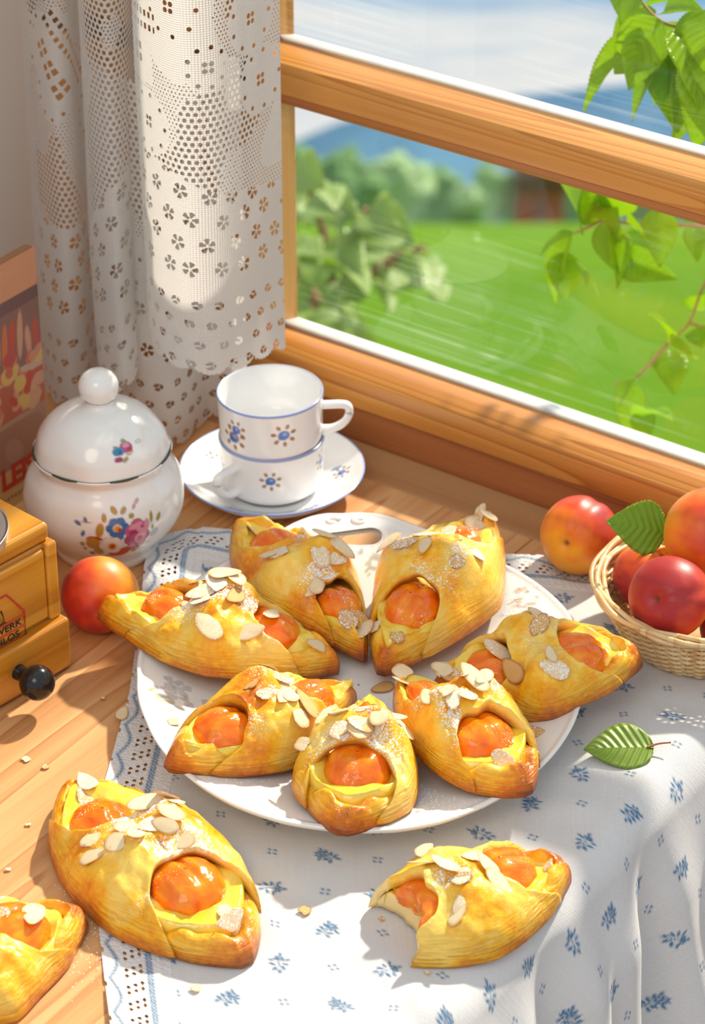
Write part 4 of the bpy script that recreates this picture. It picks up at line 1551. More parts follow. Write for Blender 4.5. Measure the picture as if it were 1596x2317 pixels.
        fs = sugar * np.clip(0.05 + 0.5 * fbm(pts_[..., 0] * 60, pts_[..., 1] * 60, 0, sd + 15, 2), 0, 0.5)
        am = mesh('apricot_half', pts_.reshape(-1, 3), [gridf(nl, nm, False, True), np.array([list(range(nm))[::-1]]), np.array([[(nl - 1) * nm + i for i in range(nm)]])], attrs={'sugar': fs})
        parts.append(link('apricot_half', am, root, M['cooked']))
    # ---- bite
    if bite:
        bx, by, br = bite
        bl = blob('bite', (br, br * 1.05, 0.06), seed + 3, 30, 48, 0.10, 6.0)
        bl.materials.append(M['crumb'])
        bo = link('bite', bl, None, loc=(bx, by, 0.02))
        for p in parts:
            if M['crumb'].name not in [m_.name for m_ in p.data.materials] and p.name.startswith(('dough', 'folded')):
                p.data.materials.append(M['crumb'])
            if p.name.startswith('custard'):
                bmc = bmesh.new()
                bmc.from_mesh(p.data)
                dead = [fc for fc in bmc.faces if math.hypot(fc.calc_center_median().x - bx, fc.calc_center_median().y - by) < br * 1.02]
                bmesh.ops.delete(bmc, geom=dead, context='FACES')
                bmc.to_mesh(p.data)
                bmc.free()
            else:
                boolean(p, bo)
        bpy.data.objects.remove(bo)
    # ---- flaked almonds lying on it
    trees_ = [BVHTree.FromPolygons([vv_.co[:] for vv_ in p.data.vertices], [list(pl.vertices) for pl in p.data.polygons]) for p in parts if len(p.data.polygons)]

    def drop_on(x_, y_):
        best = None
        for tr in trees_:
            lo, nn, _, _ = tr.ray_cast(Vector((x_, y_, 0.2)), Vector((0, 0, -1)))
            if lo is not None and (best is None or lo.z > best[0].z):
                best = (lo, nn)
        return best

    spots = list(flakes)
    tries = 0
    while len(spots) < nalm + len(flakes) and tries < 300:
        tries += 1
        if rs.random() < 0.8:
            x_, y_ = rs.gauss(0, a * 0.20), rs.gauss(0, b * 0.42)
        else:
            x_, y_ = rs.choice((-1, 1)) * a * rs.uniform(0.70, 0.88), rs.gauss(0, b * 0.14)
        if abs(y_) > b * 0.80 * outline_w(x_ / a):
            continue
        spots.append((x_, y_, rs.uniform(0, 2 * PI), rs.uniform(0.0155, 0.0255), None))
    for (x_, y_, an, L, kind) in spots:
        hit = drop_on(x_, y_)
        if hit is None or (bite and math.hypot(x_ - bite[0], y_ - bite[1]) < bite[2] + 0.006):
            continue
        lo, nn = hit
        if nn.z < 0:
            nn = -nn
        nn = (nn + Vector((0, 0, 0.35)) + Vector((rs.gauss(0, 0.16), rs.gauss(0, 0.16), 0))).normalized()
        toast = (rs.random() < 0.22) if kind is None else kind
        me = rs.choice(ALT if toast else ALM)
        o = link('almond_flake', me, root)
        xax = Vector((math.cos(an), math.sin(an), 0))
        xax = (xax - nn * xax.dot(nn)).normalized()
        yax = nn.cross(xax)
        Mx = Matrix((xax, yax, nn)).transposed().to_4x4()
        o.matrix_local = Matrix.Translation(lo + nn * (0.0006 + rs.random() * 0.0012)) @ Mx @ Matrix.Diagonal((L, L * rs.uniform(0.85, 1.15), L * 0.8, 1))
    return root


def pose(root, p1, p2, dz=0.0, roll=0.0):
    """axis from tip p1 (px,py,z) to p2; +x end is p2"""
    a = Vector(P(*p1))
    b = Vector(P(*p2))
    x = (b - a).normalized()
    y = Vector((0, 0, 1)).cross(x).normalized()
    z = x.cross(y)
    Mx = Matrix((x, y, z)).transposed().to_4x4() @ Matrix.Rotation(roll, 4, 'X')
    root.matrix_world = Matrix.Translation((a + b) / 2 + Vector((0, 0, dz))) @ Mx
    return (b - a).length


def plen(p1, p2):
    return float(np.linalg.norm(P(*p1) - P(*p2)))


R_ = math.radians
PASTRY = [
    # name key, tips, half width, height, extra
    ('A', (222, 1395, .031), (772, 1520, .012), 0.044, 0.046, R_(-6), dict(sugar=0.55, nalm=13, ap=((0.46, 0.022, 0.004), (-0.50, 0.019, 0.002)), c0=0.021)),
    ('B', (532, 1205, .030), (855, 1500, .012), 0.0435, 0.046, R_(-4), dict(sugar=0.6, nalm=13, ap=((0.56, 0.021, 0.0), (-0.5, 0.02, 0.0)), c0=0.024)),
    ('C', (1110, 1180, .034), (858, 1525, .017), 0.0455, 0.048, R_(4), dict(sugar=0.55, nalm=14, ap=((0.46, 0.022, 0.0), (-0.52, 0.018, 0.0)), c0=0.021)),
    ('D', (978, 1578, .014), (1454, 1498, .032), 0.046, 0.043, R_(10), dict(sugar=0.35, nalm=9, ap=((0.42, 0.024, -0.004), (-0.50, 0.019, 0.0)), c0=0.016)),
    ('E', (376, 1742, .029), (808, 1590, .013), 0.040, 0.044, R_(6), dict(sugar=0.5, nalm=9, ap=((0.55, 0.018, 0.0), (-0.52, 0.021, 0.0)), c0=0.022)),
    ('F', (868, 1605, .022), (774, 1893, .028), 0.0445, 0.046, R_(0), dict(sugar=0.6, nalm=15, ap=((0.40, 0.023, 0.0), (-0.55, 0.018, 0.0)), c0=0.017, oe=1.9)),
    ('G', (880, 1580, .022), (1196, 1805, .027), 0.044, 0.050, R_(-6), dict(sugar=0.7, nalm=11, ap=((0.34, 0.025, 0.0), (-0.6, 0.018, 0.0)), c0=0.016, oe=2.0)),
    ('H', (148, 1802, .0026), (562, 2185, .0028), 0.049, 0.043, R_(0), dict(sugar=0.6, nalm=17, ap=((0.42, 0.025, 0.0), (-0.50, 0.021, -0.006)), c0=0.024, brown=0.02, oe=2.1)),
    ('I', (-330, 2320, .001), (195, 2088, .002), 0.047, 0.038, R_(0), dict(sugar=0.05, nalm=6, ap=((0.40, 0.025, 0.0), (-0.52, 0.020, 0.0)), c0=0.012)),
    ('J', (775, 2160, .0028), (1288, 1985, .0028), 0.045, 0.040, R_(0), dict(sugar=0.5, nalm=13, ap=((0.46, 0.024, 0.004), (-0.36, 0.022, 0.0)), c0=0.020, bite=True)),
]
LABELS = dict(
    A='apricot pastry at the plate rim pointing towards the loose apricot and grinder',
    B='apricot pastry at the back of the plate pointing up towards the saucer',
    C='apricot pastry beside the plate handle with its browned tip towards the window',
    D='glossy apricot pastry whose tip overhangs the plate towards the fruit basket',
    E='apricot pastry lying across the plate rim above the crochet cloth border',
    F='sugar-dusted apricot pastry at the front plate rim pointing at the bitten pastry',
    G='apricot pastry with the widest opening, heavily sugared, on the plate near the leaf',
    H='big almond-covered apricot pastry lying half on the wood, half on the cloth',
    I='apricot pastry without sugar lying on the bare wooden boards',
    J='bitten apricot pastry lying on the blue sprigged cloth')
GR = {}
for i, (key, p1, p2, b_, h_, roll, kw) in enumerate(PASTRY):
    h_ = h_ - 0.005
    L = plen(p1, p2)
    if kw.get('bite'):
        kw = dict(kw)
        kw['bite'] = (-L / 2 + 0.012, 0.002, 0.036)
    o = make_pastry('apricot_pastry', LABELS[key], i + 3, L / 2, b_, h_, **kw)
    pose(o, p1, p2, 0.0, roll)
    GR[key] = o

# ---- settle the pastries: pressed against their neighbours, bent to the plate they lie on
bpy.context.view_layer.update()


def world_co(o):
    me = o.data
    v = np.empty(len(me.vertices) * 3)
    me.vertices.foreach_get('co', v)
    m_ = np.array(o.matrix_world)
    return v.reshape(-1, 3) @ m_[:3, :3].T + m_[:3, 3]


def hull2(p):
    p = sorted(map(tuple, np.round(p, 5)))
    out = []
    for seq in (p, p[::-1]):
        h = []
        for q in seq:
            while len(h) > 1 and (h[-1][0] - h[-2][0]) * (q[1] - h[-2][1]) - (h[-1][1] - h[-2][1]) * (q[0] - h[-2][0]) <= 0:
                h.pop()
            h.append(q)
        out += h[:-1]
    return np.array(out)


def inside(h, x, y):
    d = np.roll(h, -1, 0) - h
    return bool((d[:, 0] * (y - h[:, 1]) - d[:, 1] * (x - h[:, 0]) > 0).all())


def crossings(h1, h2):
    out = []
    for i_ in range(len(h1)):
        a, b = h1[i_], h1[(i_ + 1) % len(h1)]
        for j_ in range(len(h2)):
            c, d = h2[j_], h2[(j_ + 1) % len(h2)]
            r_, s_ = b - a, d - c
            den = r_[0] * s_[1] - r_[1] * s_[0]
            if abs(den) < 1e-14:
                continue
            t_ = ((c - a)[0] * s_[1] - (c - a)[1] * s_[0]) / den
            u_ = ((c - a)[0] * r_[1] - (c - a)[1] * r_[0]) / den
            if 0 <= t_ <= 1 and 0 <= u_ <= 1:
                out.append(a + r_ * t_)
    return out


ON_PLATE = 'ABCDEFG'
BODY = {k: [c for c in GR[k].children if not c.name.startswith('almond')] for k in ON_PLATE}
WC = {k: [world_co(o) for o in BODY[k]] for k in ON_PLATE}
FLK = {k: [c for c in GR[k].children if c.name.startswith('almond')] for k in ON_PLATE}
FLP = {k: np.array([c.matrix_world.translation[:] for c in FLK[k]]) for k in ON_PLATE}


def foot(k):
    return hull2(np.concatenate(WC[k])[::3, :2])


def squeeze(pts, q, n, dmax, w=0.020):
    d = (pts[:, :2] - q) @ n
    nd = np.where(d > -w, -w + (d + w) * w / (w + dmax), d)
    pts[:, :2] += (nd - d)[:, None] * n


for _pass in range(2):
    for i_, k1 in enumerate(ON_PLATE):
        for k2 in ON_PLATE[i_ + 1:]:
            h1, h2 = foot(k1), foot(k2)
            cr = crossings(h1, h2)
            if len(cr) < 2:
                continue
            cr = np.array(cr)
            dd_ = np.linalg.norm(cr[:, None] - cr[None], axis=-1)
            ia, ib = np.unravel_index(np.argmax(dd_), dd_.shape)
            if dd_[ia, ib] < 0.003:
                continue
            e_ = (cr[ib] - cr[ia]) / dd_[ia, ib]
            n = np.array([-e_[1], e_[0]])
            q = (cr[ia] + cr[ib]) / 2
            if (h2.mean(0) - h1.mean(0)) @ n < 0:
                n = -n
            for key, nn, h_ in ((k1, n, h1), (k2, -n, h2)):
                dm = float(((h_ - q) @ nn).max()) - 0.0002
                if dm <= 0:
                    continue
                for pts_ in WC[key]:
                    squeeze(pts_, q, nn, dm)
                squeeze(FLP[key], q, nn, dm)

for key in ON_PLATE:
    m_ = np.array(GR[key].matrix_world)
    nz, og = m_[:3, 2], m_[:3, 3]

    def lift(pts):
        dx, dy = pts[:, 0] - PLC[0], pts[:, 1] - PLC[1]
        r = np.hypot(dx, dy)
        R = plate_r(np.degrees(np.arctan2(dy, dx)))
        f_ = np.minimum(1, R / np.maximum(r, 1e-9))
        hgt = plate_prof(np.minimum(r / R, 1)) + 0.0012 * np.exp(-((np.minimum(r / R, 1) - 0.985) / 0.012) ** 2)
        base = og[2] - ((PLC[0] + dx * f_ - og[0]) * nz[0] + (PLC[1] + dy * f_ - og[1]) * nz[1]) / nz[2]
        return hgt - base

    L_ = np.concatenate([lift(p_) for p_ in WC[key]])
    down = min(0.0, float(L_.max()))                 # lower it if nothing touches yet
    inv = np.linalg.inv(m_)
    for o, pts_ in zip(BODY[key], WC[key]):
        pts_[:, 2] += np.maximum(lift(pts_), 0) + down
        loc = pts_ @ inv[:3, :3].T + inv[:3, 3]
        o.data.vertices.foreach_set('co', loc.astype(np.float32).ravel())
        o.data.update()
    if len(FLP[key]):
        FLP[key][:, 2] += np.maximum(lift(FLP[key]), 0) + down
        for c, w_ in zip(FLK[key], FLP[key]):
            mm_ = c.matrix_world.copy()
            mm_.translation = Vector(w_)
            c.matrix_world = mm_
FEET = [foot(k) for k in ON_PLATE]

# ================================================================== SUGAR BOWL
def on_lathe_paint(TH, Zs, items, rad, th0, soft=0.0006):
    """items in metres: x along the surface to the viewer's right, y up, centred on direction th0"""
    x = ((TH - th0 + PI) % (2 * PI) - PI) * rad
    return paint(x, Zs, items, soft)


BW = P(243, 1232)
bowl = empty('sugar_bowl', BW)
tag(bowl, 'white porcelain sugar bowl with a knobbed lid and painted flower bouquet', 'sugar bowl')
flute = lambda TH, Z: 1 + 0.010 * np.cos(7 * (TH + Z * 9)) * np.clip(Z / 0.02, 0, 1)
prof = smoothprof([(0.001, 0.004), (0.030, 0.003), (0.0355, 0.0), (0.0375, 0.004), (0.0385, 0.010), (0.047, 0.020), (0.0545, 0.034), (0.0562, 0.045), (0.0535, 0.058), (0.0480, 0.067), (0.0452, 0.072), (0.0470, 0.0765), (0.0485, 0.0785), (0.0480, 0.0800), (0.0455, 0.0785), (0.0430, 0.072)], 6)
v, f, TH, Zs = lathe(prof, 420, flute, res=0.0011)
k = 1 / 3.99 / 3150.0 * 1.0     # crop pixel to metres
cxp, cyp = 905.0, 1480.0        # centre of the bouquet in the crop
zc = 0.040


def bq(x, y, rx, ry, col, rot=0.0):
    return ((x - cxp) * k, zc - (y - cyp) * k * 1.12, rx * k, ry * k * 1.1, -rot, col)


blu, blu2, och, red, mag, pnk, wht, grn_ = (0.03, 0.16, 0.42), (0.08, 0.15, 0.38), (0.52, 0.28, 0.03), (0.58, 0.05, 0.01), (0.42, 0.03, 0.12), (0.72, 0.30, 0.40), (0.88, 0.80, 0.74), (0.36, 0.30, 0.03)
it = [bq(580, 1350, 34, 16, blu2, 0.6), bq(648, 1322, 28, 14, blu2, 1.3), bq(625, 1435, 32, 15, blu2, 1.9), bq(810, 1300, 22, 36, och), bq(900, 1250, 38, 22, och, 0.9), bq(985, 1262, 36, 20, och, -0.8),
      bq(1050, 1312, 26, 22, grn_), bq(1090, 1250, 26, 12, (0.70, 0.25, 0.28), -0.8), bq(1130, 1222, 28, 12, (0.72, 0.30, 0.32), -0.5), bq(770, 1400, 34, 62, och, 0.2), bq(720, 1480, 70, 26, red, 0.0),
      bq(705, 1530, 62, 60, och, 0.2), bq(745, 1610, 44, 52, (0.50, 0.28, 0.05), 0.0), bq(610, 1540, 22, 24, och), bq(625, 1590, 18, 18, och), bq(680, 1650, 26, 20, (0.35, 0.14, 0.05)), bq(760, 1640, 30, 20, och),
      bq(640, 1340, 60, 4, och, -0.1), bq(1235, 1370, 16, 48, grn_, 0.1), bq(1310, 1395, 20, 36, grn_, 0.5), bq(1240, 1460, 14, 22, grn_), bq(1262, 1520, 44, 30, (0.50, 0.62, 0.74), -0.6), bq(1215, 1615, 28, 12, (0.55, 0.65, 0.78), -0.5),
      bq(930, 1660, 100, 46, red, -0.15), bq(990, 1625, 80, 40, red, -0.4), bq(800, 1700, 40, 16, red, 0.1), bq(1085, 1650, 40, 22, och, -0.5)]
for a in np.arange(0, 6.28, 1.05):
    it.append(bq(918 + 54 * math.cos(a), 1385 + 48 * math.sin(a), 44, 40, blu))
it += [bq(935, 1470, 34, 30, blu2), bq(918, 1390, 40, 32, (0.80, 0.72, 0.60)), bq(918, 1395, 32, 25, (0.78, 0.32, 0.02)), bq(938, 1405, 18, 18, red)]
for a in np.arange(0.2, 6.3, 0.9):
    it.append(bq(1090 + 62 * math.cos(a), 1490 + 92 * math.sin(a), 62, 56, mag if math.sin(a) > -0.2 else (0.56, 0.10, 0.22)))
it += [bq(1090, 1490, 80, 100, mag), bq(1080, 1400, 66, 24, pnk, -0.2), bq(1130, 1450, 60, 22, pnk, 0.5), bq(1120, 1520, 62, 44, (0.60, 0.22, 0.36), -0.6), bq(1115, 1500, 52, 34, pnk, -0.6), bq(1110, 1520, 26, 24, mag), bq(1040, 1590, 34, 20, pnk, 0.4), bq(1180, 1420, 26, 50, pnk, 0.2)]
for a in np.arange(0, 6.28, 1.05):
    it.append(bq(862 + 58 * math.cos(a), 1560 + 56 * math.sin(a), 48, 46, wht))
it += [bq(868, 1565, 38, 44, (0.80, 0.36, 0.03)), bq(870, 1565, 22, 30, red)]
th0 = -PI / 2 + 0.22
body = link('bowl', mesh('bowl', v, f, cols={'print': on_lathe_paint(TH, Zs, it, 0.0545, th0)}), bowl, M['porcelain'])
lid = smoothprof([(0.0425, 0.0760), (0.0468, 0.0775), (0.0472, 0.0795), (0.0462, 0.084), (0.0430, 0.0930), (0.0345, 0.1035), (0.0225, 0.1105), (0.0120, 0.1135), (0.0088, 0.1165), (0.0100, 0.1190)], 6)
v, f, TH, Zs = lathe(lid, 360, lambda TH, Z: 1 + 0.012 * np.cos(7 * (TH + Z * 9)) * np.clip((0.11 - Z) / 0.02, 0, 1), res=0.0011)
lk = k


def lq(x, y, rx, ry, col, rot=0.0):
    return ((x - 1040) * lk * 0.9, 0.0985 - (y - 630) * lk * 0.62, rx * lk, ry * lk * 0.7, -rot, col)


li = [lq(1060, 610, 52, 58, (0.50, 0.06, 0.20)), lq(1065, 590, 30, 24, pnk), lq(1085, 640, 24, 26, mag), lq(985, 640, 44, 46, (0.03, 0.22, 0.50)), lq(1000, 655, 16, 18, (0.02, 0.10, 0.10)), lq(978, 735, 32, 30, (0.42, 0.02, 0.12)),
      lq(1030, 745, 26, 20, grn_, -0.7), lq(1055, 540, 22, 18, (0.25, 0.35, 0.10)), lq(1075, 685, 26, 12, (0.62, 0.45, 0.10), -0.4), lq(970, 590, 18, 14, (0.20, 0.38, 0.12)), lq(1190, 595, 26, 18, (0.70, 0.74, 0.55))]
lido = link('lid', mesh('lid', v, f, cols={'print': on_lathe_paint(TH, Zs, li, 0.034, -PI / 2 + 0.50)}), bowl, M['porcelain'])
kn = [(0.0088, 0.1165)] + [(0.0140 * math.cos(a), 0.1285 + 0.0130 * math.sin(a)) for a in np.linspace(-0.85, PI / 2 - 0.02, 22)]
v, f, TH, Zs = lathe(kn, 64)
link('knob', mesh('knob', v, f, cols={'print': np.zeros((len(v), 4))}), lido, M['porcelain'])
# green line where lid meets bowl
v, f = tube([(0.0474 * math.cos(a), 0.0474 * math.sin(a), 0.0793) for a in np.linspace(0, 2 * PI, 120, endpoint=False)], 0.0010, 6, True)
link('rim_line', mesh('rim_line', v, f), bowl, simple('dark_green_line', (0.05, 0.06, 0.03), 0.4))

# ================================================================== CUPS AND SAUCER
SC = P(617, 1110)
sauc = empty('saucer', SC)
tag(sauc, 'white porcelain saucer with a blue rim line under two stacked cups', 'saucer')
cblue, cbr = (0.06, 0.16, 0.55), (0.42, 0.18, 0.04)


def rosette(cx, cy, r):
    out = []
    for k_ in range(7):
        a = k_ * 0.9 + 0.3
        out.append((cx + r * 1.25 * math.cos(a), cy + r * 1.25 * math.sin(a), r * 0.34, r * 0.24, a, cbr))
    out += [(cx, cy, r * 0.72, r * 0.66, 0, cblue), (cx + r * 0.1, cy + r * 0.15, r * 0.3, r * 0.22, 0.4, (0.30, 0.42, 0.75)), (cx - r * 0.3, cy - r * 0.3, r * 0.4, r * 0.3, 0.4, cblue)]
    return out


sp = smoothprof([(0.0005, 0.0030), (0.026, 0.0030), (0.030, 0.0042), (0.040, 0.0060), (0.054, 0.0125), (0.0655, 0.0205), (0.0672, 0.0212), (0.0668, 0.0196), (0.055, 0.0096), (0.040, 0.0030), (0.029, 0.0008), (0.027, 0.0), (0.0245, 0.0008), (0.0005, 0.0012)], 6)
v, f, TH, Zs = lathe(sp, 260, res=0.0010)
rr_ = np.hypot(v[:, 0], v[:, 1])
its = []
for a in (0.15, -1.0, -2.2, 1.3, 2.6):
    its += rosette(0.051 * math.cos(a), 0.051 * math.sin(a), 0.0042)
    its += [(0.049 * math.cos(a + 0.16), 0.049 * math.sin(a + 0.16), 0.004, 0.0015, a, (0.25, 0.38, 0.72))]
pc_ = paint(v[:, 0], v[:, 1], its)
lowside = Zs < np.interp(rr_, [0, 0.03, 0.04, 0.054, 0.066], [0.002, 0.003, 0.0046, 0.0110, 0.0200])
pc_[lowside, 3] = 0
rim = np.clip((rr_ - 0.0662) / 0.0006, 0, 1)
pc_[:, :3] = np.where(rim[:, None] > 0.01, np.array(cblue)[None] * 1.3, pc_[:, :3])
pc_[:, 3] = np.maximum(pc_[:, 3], rim * 0.8)
link('dish', mesh('dish', v, f, cols={'print': pc_}), sauc, M['cup'])


def cup(loc, hang, label, ros, rot=0.0):
    e = empty('coffee_cup', loc)
    tag(e, label, 'cup', 'stacked coffee cups')
    H = 0.0440
    pr = smoothprof([(0.0005, 0.0030), (0.020, 0.0030), (0.0215, 0.0), (0.0238, 0.0), (0.0295, 0.0022), (0.0340, 0.0050), (0.0362, 0.0080), (0.0370, 0.0110), (0.0374, 0.0240), (0.0379, 0.0360), (0.0384, H), (0.0375, H + 0.0006), (0.0366, H - 0.001), (0.0354, 0.030), (0.0350, 0.0175), (0.0315, 0.0095), (0.0200, 0.0055), (0.0005, 0.0050)], 5)
    v, f, TH, Zs = lathe(pr, 300, res=0.0009)
    rr = np.hypot(v[:, 0], v[:, 1])
    its = []
    for (a, z, r) in ros:
        its += rosette(((a + PI) % (2 * PI) - PI) * 0.0365, z, r)
    x = ((TH + PI / 2 + PI) % (2 * PI) - PI) * 0.0365
    pc = paint(x, Zs, its)
    inner = rr < np.interp(Zs, [0, 0.0022, 0.005, 0.008, 0.011, 0.026, 0.038, H], [0.019, 0.0270, 0.0320, 0.0345, 0.0358, 0.0364, 0.0371, 0.0379])
    pc[inner, 3] = 0
    rim = np.clip((Zs - (H - 0.0011)) / 0.0004, 0, 1) * np.clip((rr - 0.0372) / 0.0005, 0, 1)
    pc[:, :3] = np.where(rim[:, None] > 0.01, np.array((0.12, 0.22, 0.62))[None], pc[:, :3])
    pc[:, 3] = np.maximum(pc[:, 3], rim * 0.8)
    link('cup_body', mesh('cup_body', v, f, cols={'print': pc}), e, M['cup'])
    hp = smoothprof([(0.0350, 0, 0.0325), (0.0430, 0, 0.0330), (0.0515, 0, 0.0332), (0.0560, 0, 0.0312), (0.0562, 0, 0.0245), (0.0522, 0, 0.0180), (0.0445, 0, 0.0135), (0.0350, 0, 0.0128)], 6)
    hv, hf = tube(hp, np.full(len(hp), 0.0030), 12, False, 1.25)
    link('handle', mesh('handle', hv, hf, cols={'print': np.zeros((len(hv), 4))}), e, M['cup'], rot=(0, 0, hang))
    return e


lo = cup((SC[0], SC[1], 0.0035), R_(-132), 'lower coffee cup standing on the saucer with another cup stacked in it', [(0.0, 0.027, 0.0050), (1.25, 0.030, 0.005), (-1.3, 0.026, 0.005)])
up_ = cup((SC[0], SC[1], 0.0035 + 0.0364), R_(-2), 'upper coffee cup stacked in the other cup, lace tip above it', [(0.28, 0.028, 0.0058), (-0.75, 0.022, 0.0065), (-0.68, 0.029, 0.005), (-2.2, 0.026, 0.005)])
up_.rotation_euler = (R_(0.4), R_(-0.8), 0)


# ================================================================== FRESH APRICOTS
def apricot(loc, r, rot, label, blush_dir, blush=0.5, squash=(1.0, 1.0, 0.97), group='fresh apricots'):
    nl, nm = 48, 72
    A1, B1 = np.meshgrid(np.linspace(0.001, PI - 0.001, nl), np.linspace(-PI, PI, nm, endpoint=False), indexing='ij')
    d = np.stack([np.sin(A1) * np.cos(B1), np.sin(A1) * np.sin(B1), np.cos(A1)], -1)
    q = 1 + 0.02 * fbm(d[..., 0] * 1.6 + blush, d[..., 1] * 1.6, d[..., 2] * 1.6, 51, 2)
    cleft = np.exp(-(B1 / 0.16) ** 2) * np.sin(A1) ** 0.5
    q = q - 0.055 * cleft + 0.02 * np.exp(-(B1 / 0.5) ** 2)
    q = q - 0.17 * np.exp(-(A1 / 0.24) ** 2) - 0.03 * np.exp(-((PI - A1) / 0.3) ** 2)
    v = d * q[..., None] * r * np.array(squash)
    e = Euler(rot).to_matrix()
    bd = np.array(e.inverted() @ Vector(blush_dir).normalized())
    bl = np.clip(blush + 0.55 * (d @ bd) + 0.15 * fbm(d[..., 0] * 3, d[..., 1] * 3, d[..., 2] * 3, 53, 2), 0, 1)
    pit = np.clip(1 - A1 / 0.09, 0, 1) ** 0.5
    me = mesh('apricot', v.reshape(-1, 3), gridf(nl, nm, False, True), attrs={'blush': bl, 'pit': pit})
    o = link('apricot', me, None, M['fresh'], loc=loc, rot=rot)
    tag(o, label, 'apricot', group)
    return o


apricot(P(226, 1345, 0.0245), 0.0262, (R_(75), R_(25), R_(10)), 'loose orange apricot between the wooden grinder and the sugar bowl', (-0.7, -0.2, -0.3), 0.60)
apricot(P(1312, 1211, 0.0282), 0.0276, (R_(40), R_(-70), R_(20)), 'loose apricot on the table beside the wicker basket', (0.6, 0.3, 0.6), 0.38)
BK = P(1598, 1328, 0.042)
BK = np.array([BK[0], BK[1], 0.0])
apricot(P(1516, 1350, 0.0539), 0.0271, (R_(62), R_(-22), R_(-20)), 'dark red apricot at the front of the wicker basket', (-0.4, -0.5, 0.6), 0.62)
apricot(P(1467, 1304, 0.0391), 0.0236, (R_(20), R_(15), R_(40)), 'red apricot with a yellow top in the basket under the serrated leaf', (-0.3, -0.6, -0.5), 0.60)
apricot(P(1602, 1205, 0.0761), 0.0294, (R_(35), R_(-30), R_(60)), 'topmost apricot piled at the back of the wicker basket', (0.4, -0.3, 0.2), 0.42)
apricot(P(1667, 1418, 0.0304), 0.0243, (R_(80), R_(10), R_(-30)), 'shaded red apricot on the far side of the basket, low in the pile', (-0.3, -0.6, 0.2), 0.58)
apricot(P(1730, 1309, 0.0416), 0.0235, (R_(10), R_(50), R_(0)), 'apricot leaning on the inner basket wall behind the topmost one', (0, -0.6, 0.2), 0.5)

# ================================================================== WICKER BASKET
bk = empty('wicker_basket', (BK[0], BK[1], 0.0028))
tag(bk, 'small round wicker basket filled with fresh apricots', 'basket')
RB, RTp, HB = 0.047, 0.071, 0.040
NS = 44
ths = np.linspace(0, 2 * PI, 352, endpoint=False)
parts = []
rows_n = 15
for j in range(rows_n):
    fz = (j + 0.5) / rows_n
    z = HB * fz
    R0 = RB + (RTp - RB) * (fz ** 0.75)
    w = R0 + 0.0014 * np.cos(ths * NS / 2 + (PI if j % 2 else 0))
    parts.append(tube(np.stack([w * np.cos(ths), w * np.sin(ths), np.full_like(ths, z)], 1), 0.0015, 5, True))
v, f = joinparts(parts)
ww = link('woven_wall', mesh('woven_wall', v, f), bk, M['wicker'])
ww['kind'] = 'stuff'
parts = []
for k_ in range(NS):
    a = 2 * PI * k_ / NS
    zz = np.linspace(0, HB, 8)
    R0 = RB + (RTp - RB) * ((zz / HB) ** 0.75)
    parts.append(tube(np.stack([R0 * math.cos(a), R0 * math.sin(a), zz], 1), 0.0012, 5))
v, f = joinparts(parts)
stk = link('stakes', mesh('stakes', v, f), bk, M['wicker'])
stk['kind'] = 'stuff'
for k_, (dr, dz, ra) in enumerate(((0.000, 0.002, 0.0019), (0.0032, 0.0015, 0.0019), (0.0010, 0.0050, 0.0018), (0.0042, 0.0042, 0.0018), (-0.0028, 0.0018, 0.0017))):
    R0 = RTp + dr + 0.0008 * np.sin(ths * 9 + k_ * 2)
    z = HB + dz + 0.0008 * np.cos(ths * 9 + k_ * 2)
    v, f = tube(np.stack([R0 * np.cos(ths), R0 * np.sin(ths), z], 1), ra, 8, True)
    link('rim_reed', mesh('rim_reed', v, f), bk, M['wicker'])
v, f, _, _ = lathe([(0.0005, 0.001), (RB, 0.001), (RB, 0.003), (0.0005, 0.003)], 60)
link('base', mesh('base', v, f), bk, M['wicker'])

# ================================================================== LEAVES ON THE TABLE
lf = leaf_mesh('leaf_blade', 1, 0.86, teeth=34, fold=0.10, curl=0.10, nu=120, nv=13, seed=3, thick=0.008)
e = empty('apricot_leaf', P(1440, 1195, 0.060))
tag(e, 'serrated bright green leaf standing at the back of the fruit basket', 'leaf')
place_leaf('leaf_blade', lf, e, M['leaf'], P(1508, 1204, 0.070), P(1374, 1178, 0.082), R_(-30), P(1440, 1195, 0.060))
e.rotation_euler = (0, 0, 0)
lf2 = leaf_mesh('leaf_blade', 1, 0.86, teeth=0, fold=0.08, curl=0.05, heart=0.10, nu=60, nv=13, seed=6, thick=0.012)
bpz = cloth_z(*P(1400, 1690)[:2]) + 0.0035
e = empty('fallen_leaf', P(1400, 1690, bpz))
tag(e, 'rounded green leaf with a thin stem lying on the printed cloth', 'leaf')
place_leaf('leaf_blade', lf2, e, M['heartleaf'], P(1466, 1690, bpz + 0.002), P(1322, 1692, bpz + 0.003), R_(4), P(1400, 1690, bpz))
sp = smoothprof(np.array([P(1466, 1690, bpz + 0.002), P(1490, 1683, bpz + 0.003), P(1519, 1680, bpz + 0.005)]) - P(1400, 1690, bpz), 5)
v, f = tube(sp, np.linspace(0.0008, 0.0005, len(sp)), 6)
link('stem', mesh('stem', v, f), e, M['stem'])

# ================================================================== COFFEE GRINDER
ga = R_(48)
GX = np.array([math.cos(ga), math.sin(ga), 0])      # along the front, to the right
GN = np.array([math.sin(ga), -math.cos(ga), 0])     # out of the front
G0 = P(157, 1506)
gri = empty('coffee_grinder', G0, (0, 0, ga))
tag(gri, 'wooden box coffee grinder with a drawer, black knob and red emblem', 'coffee grinder')
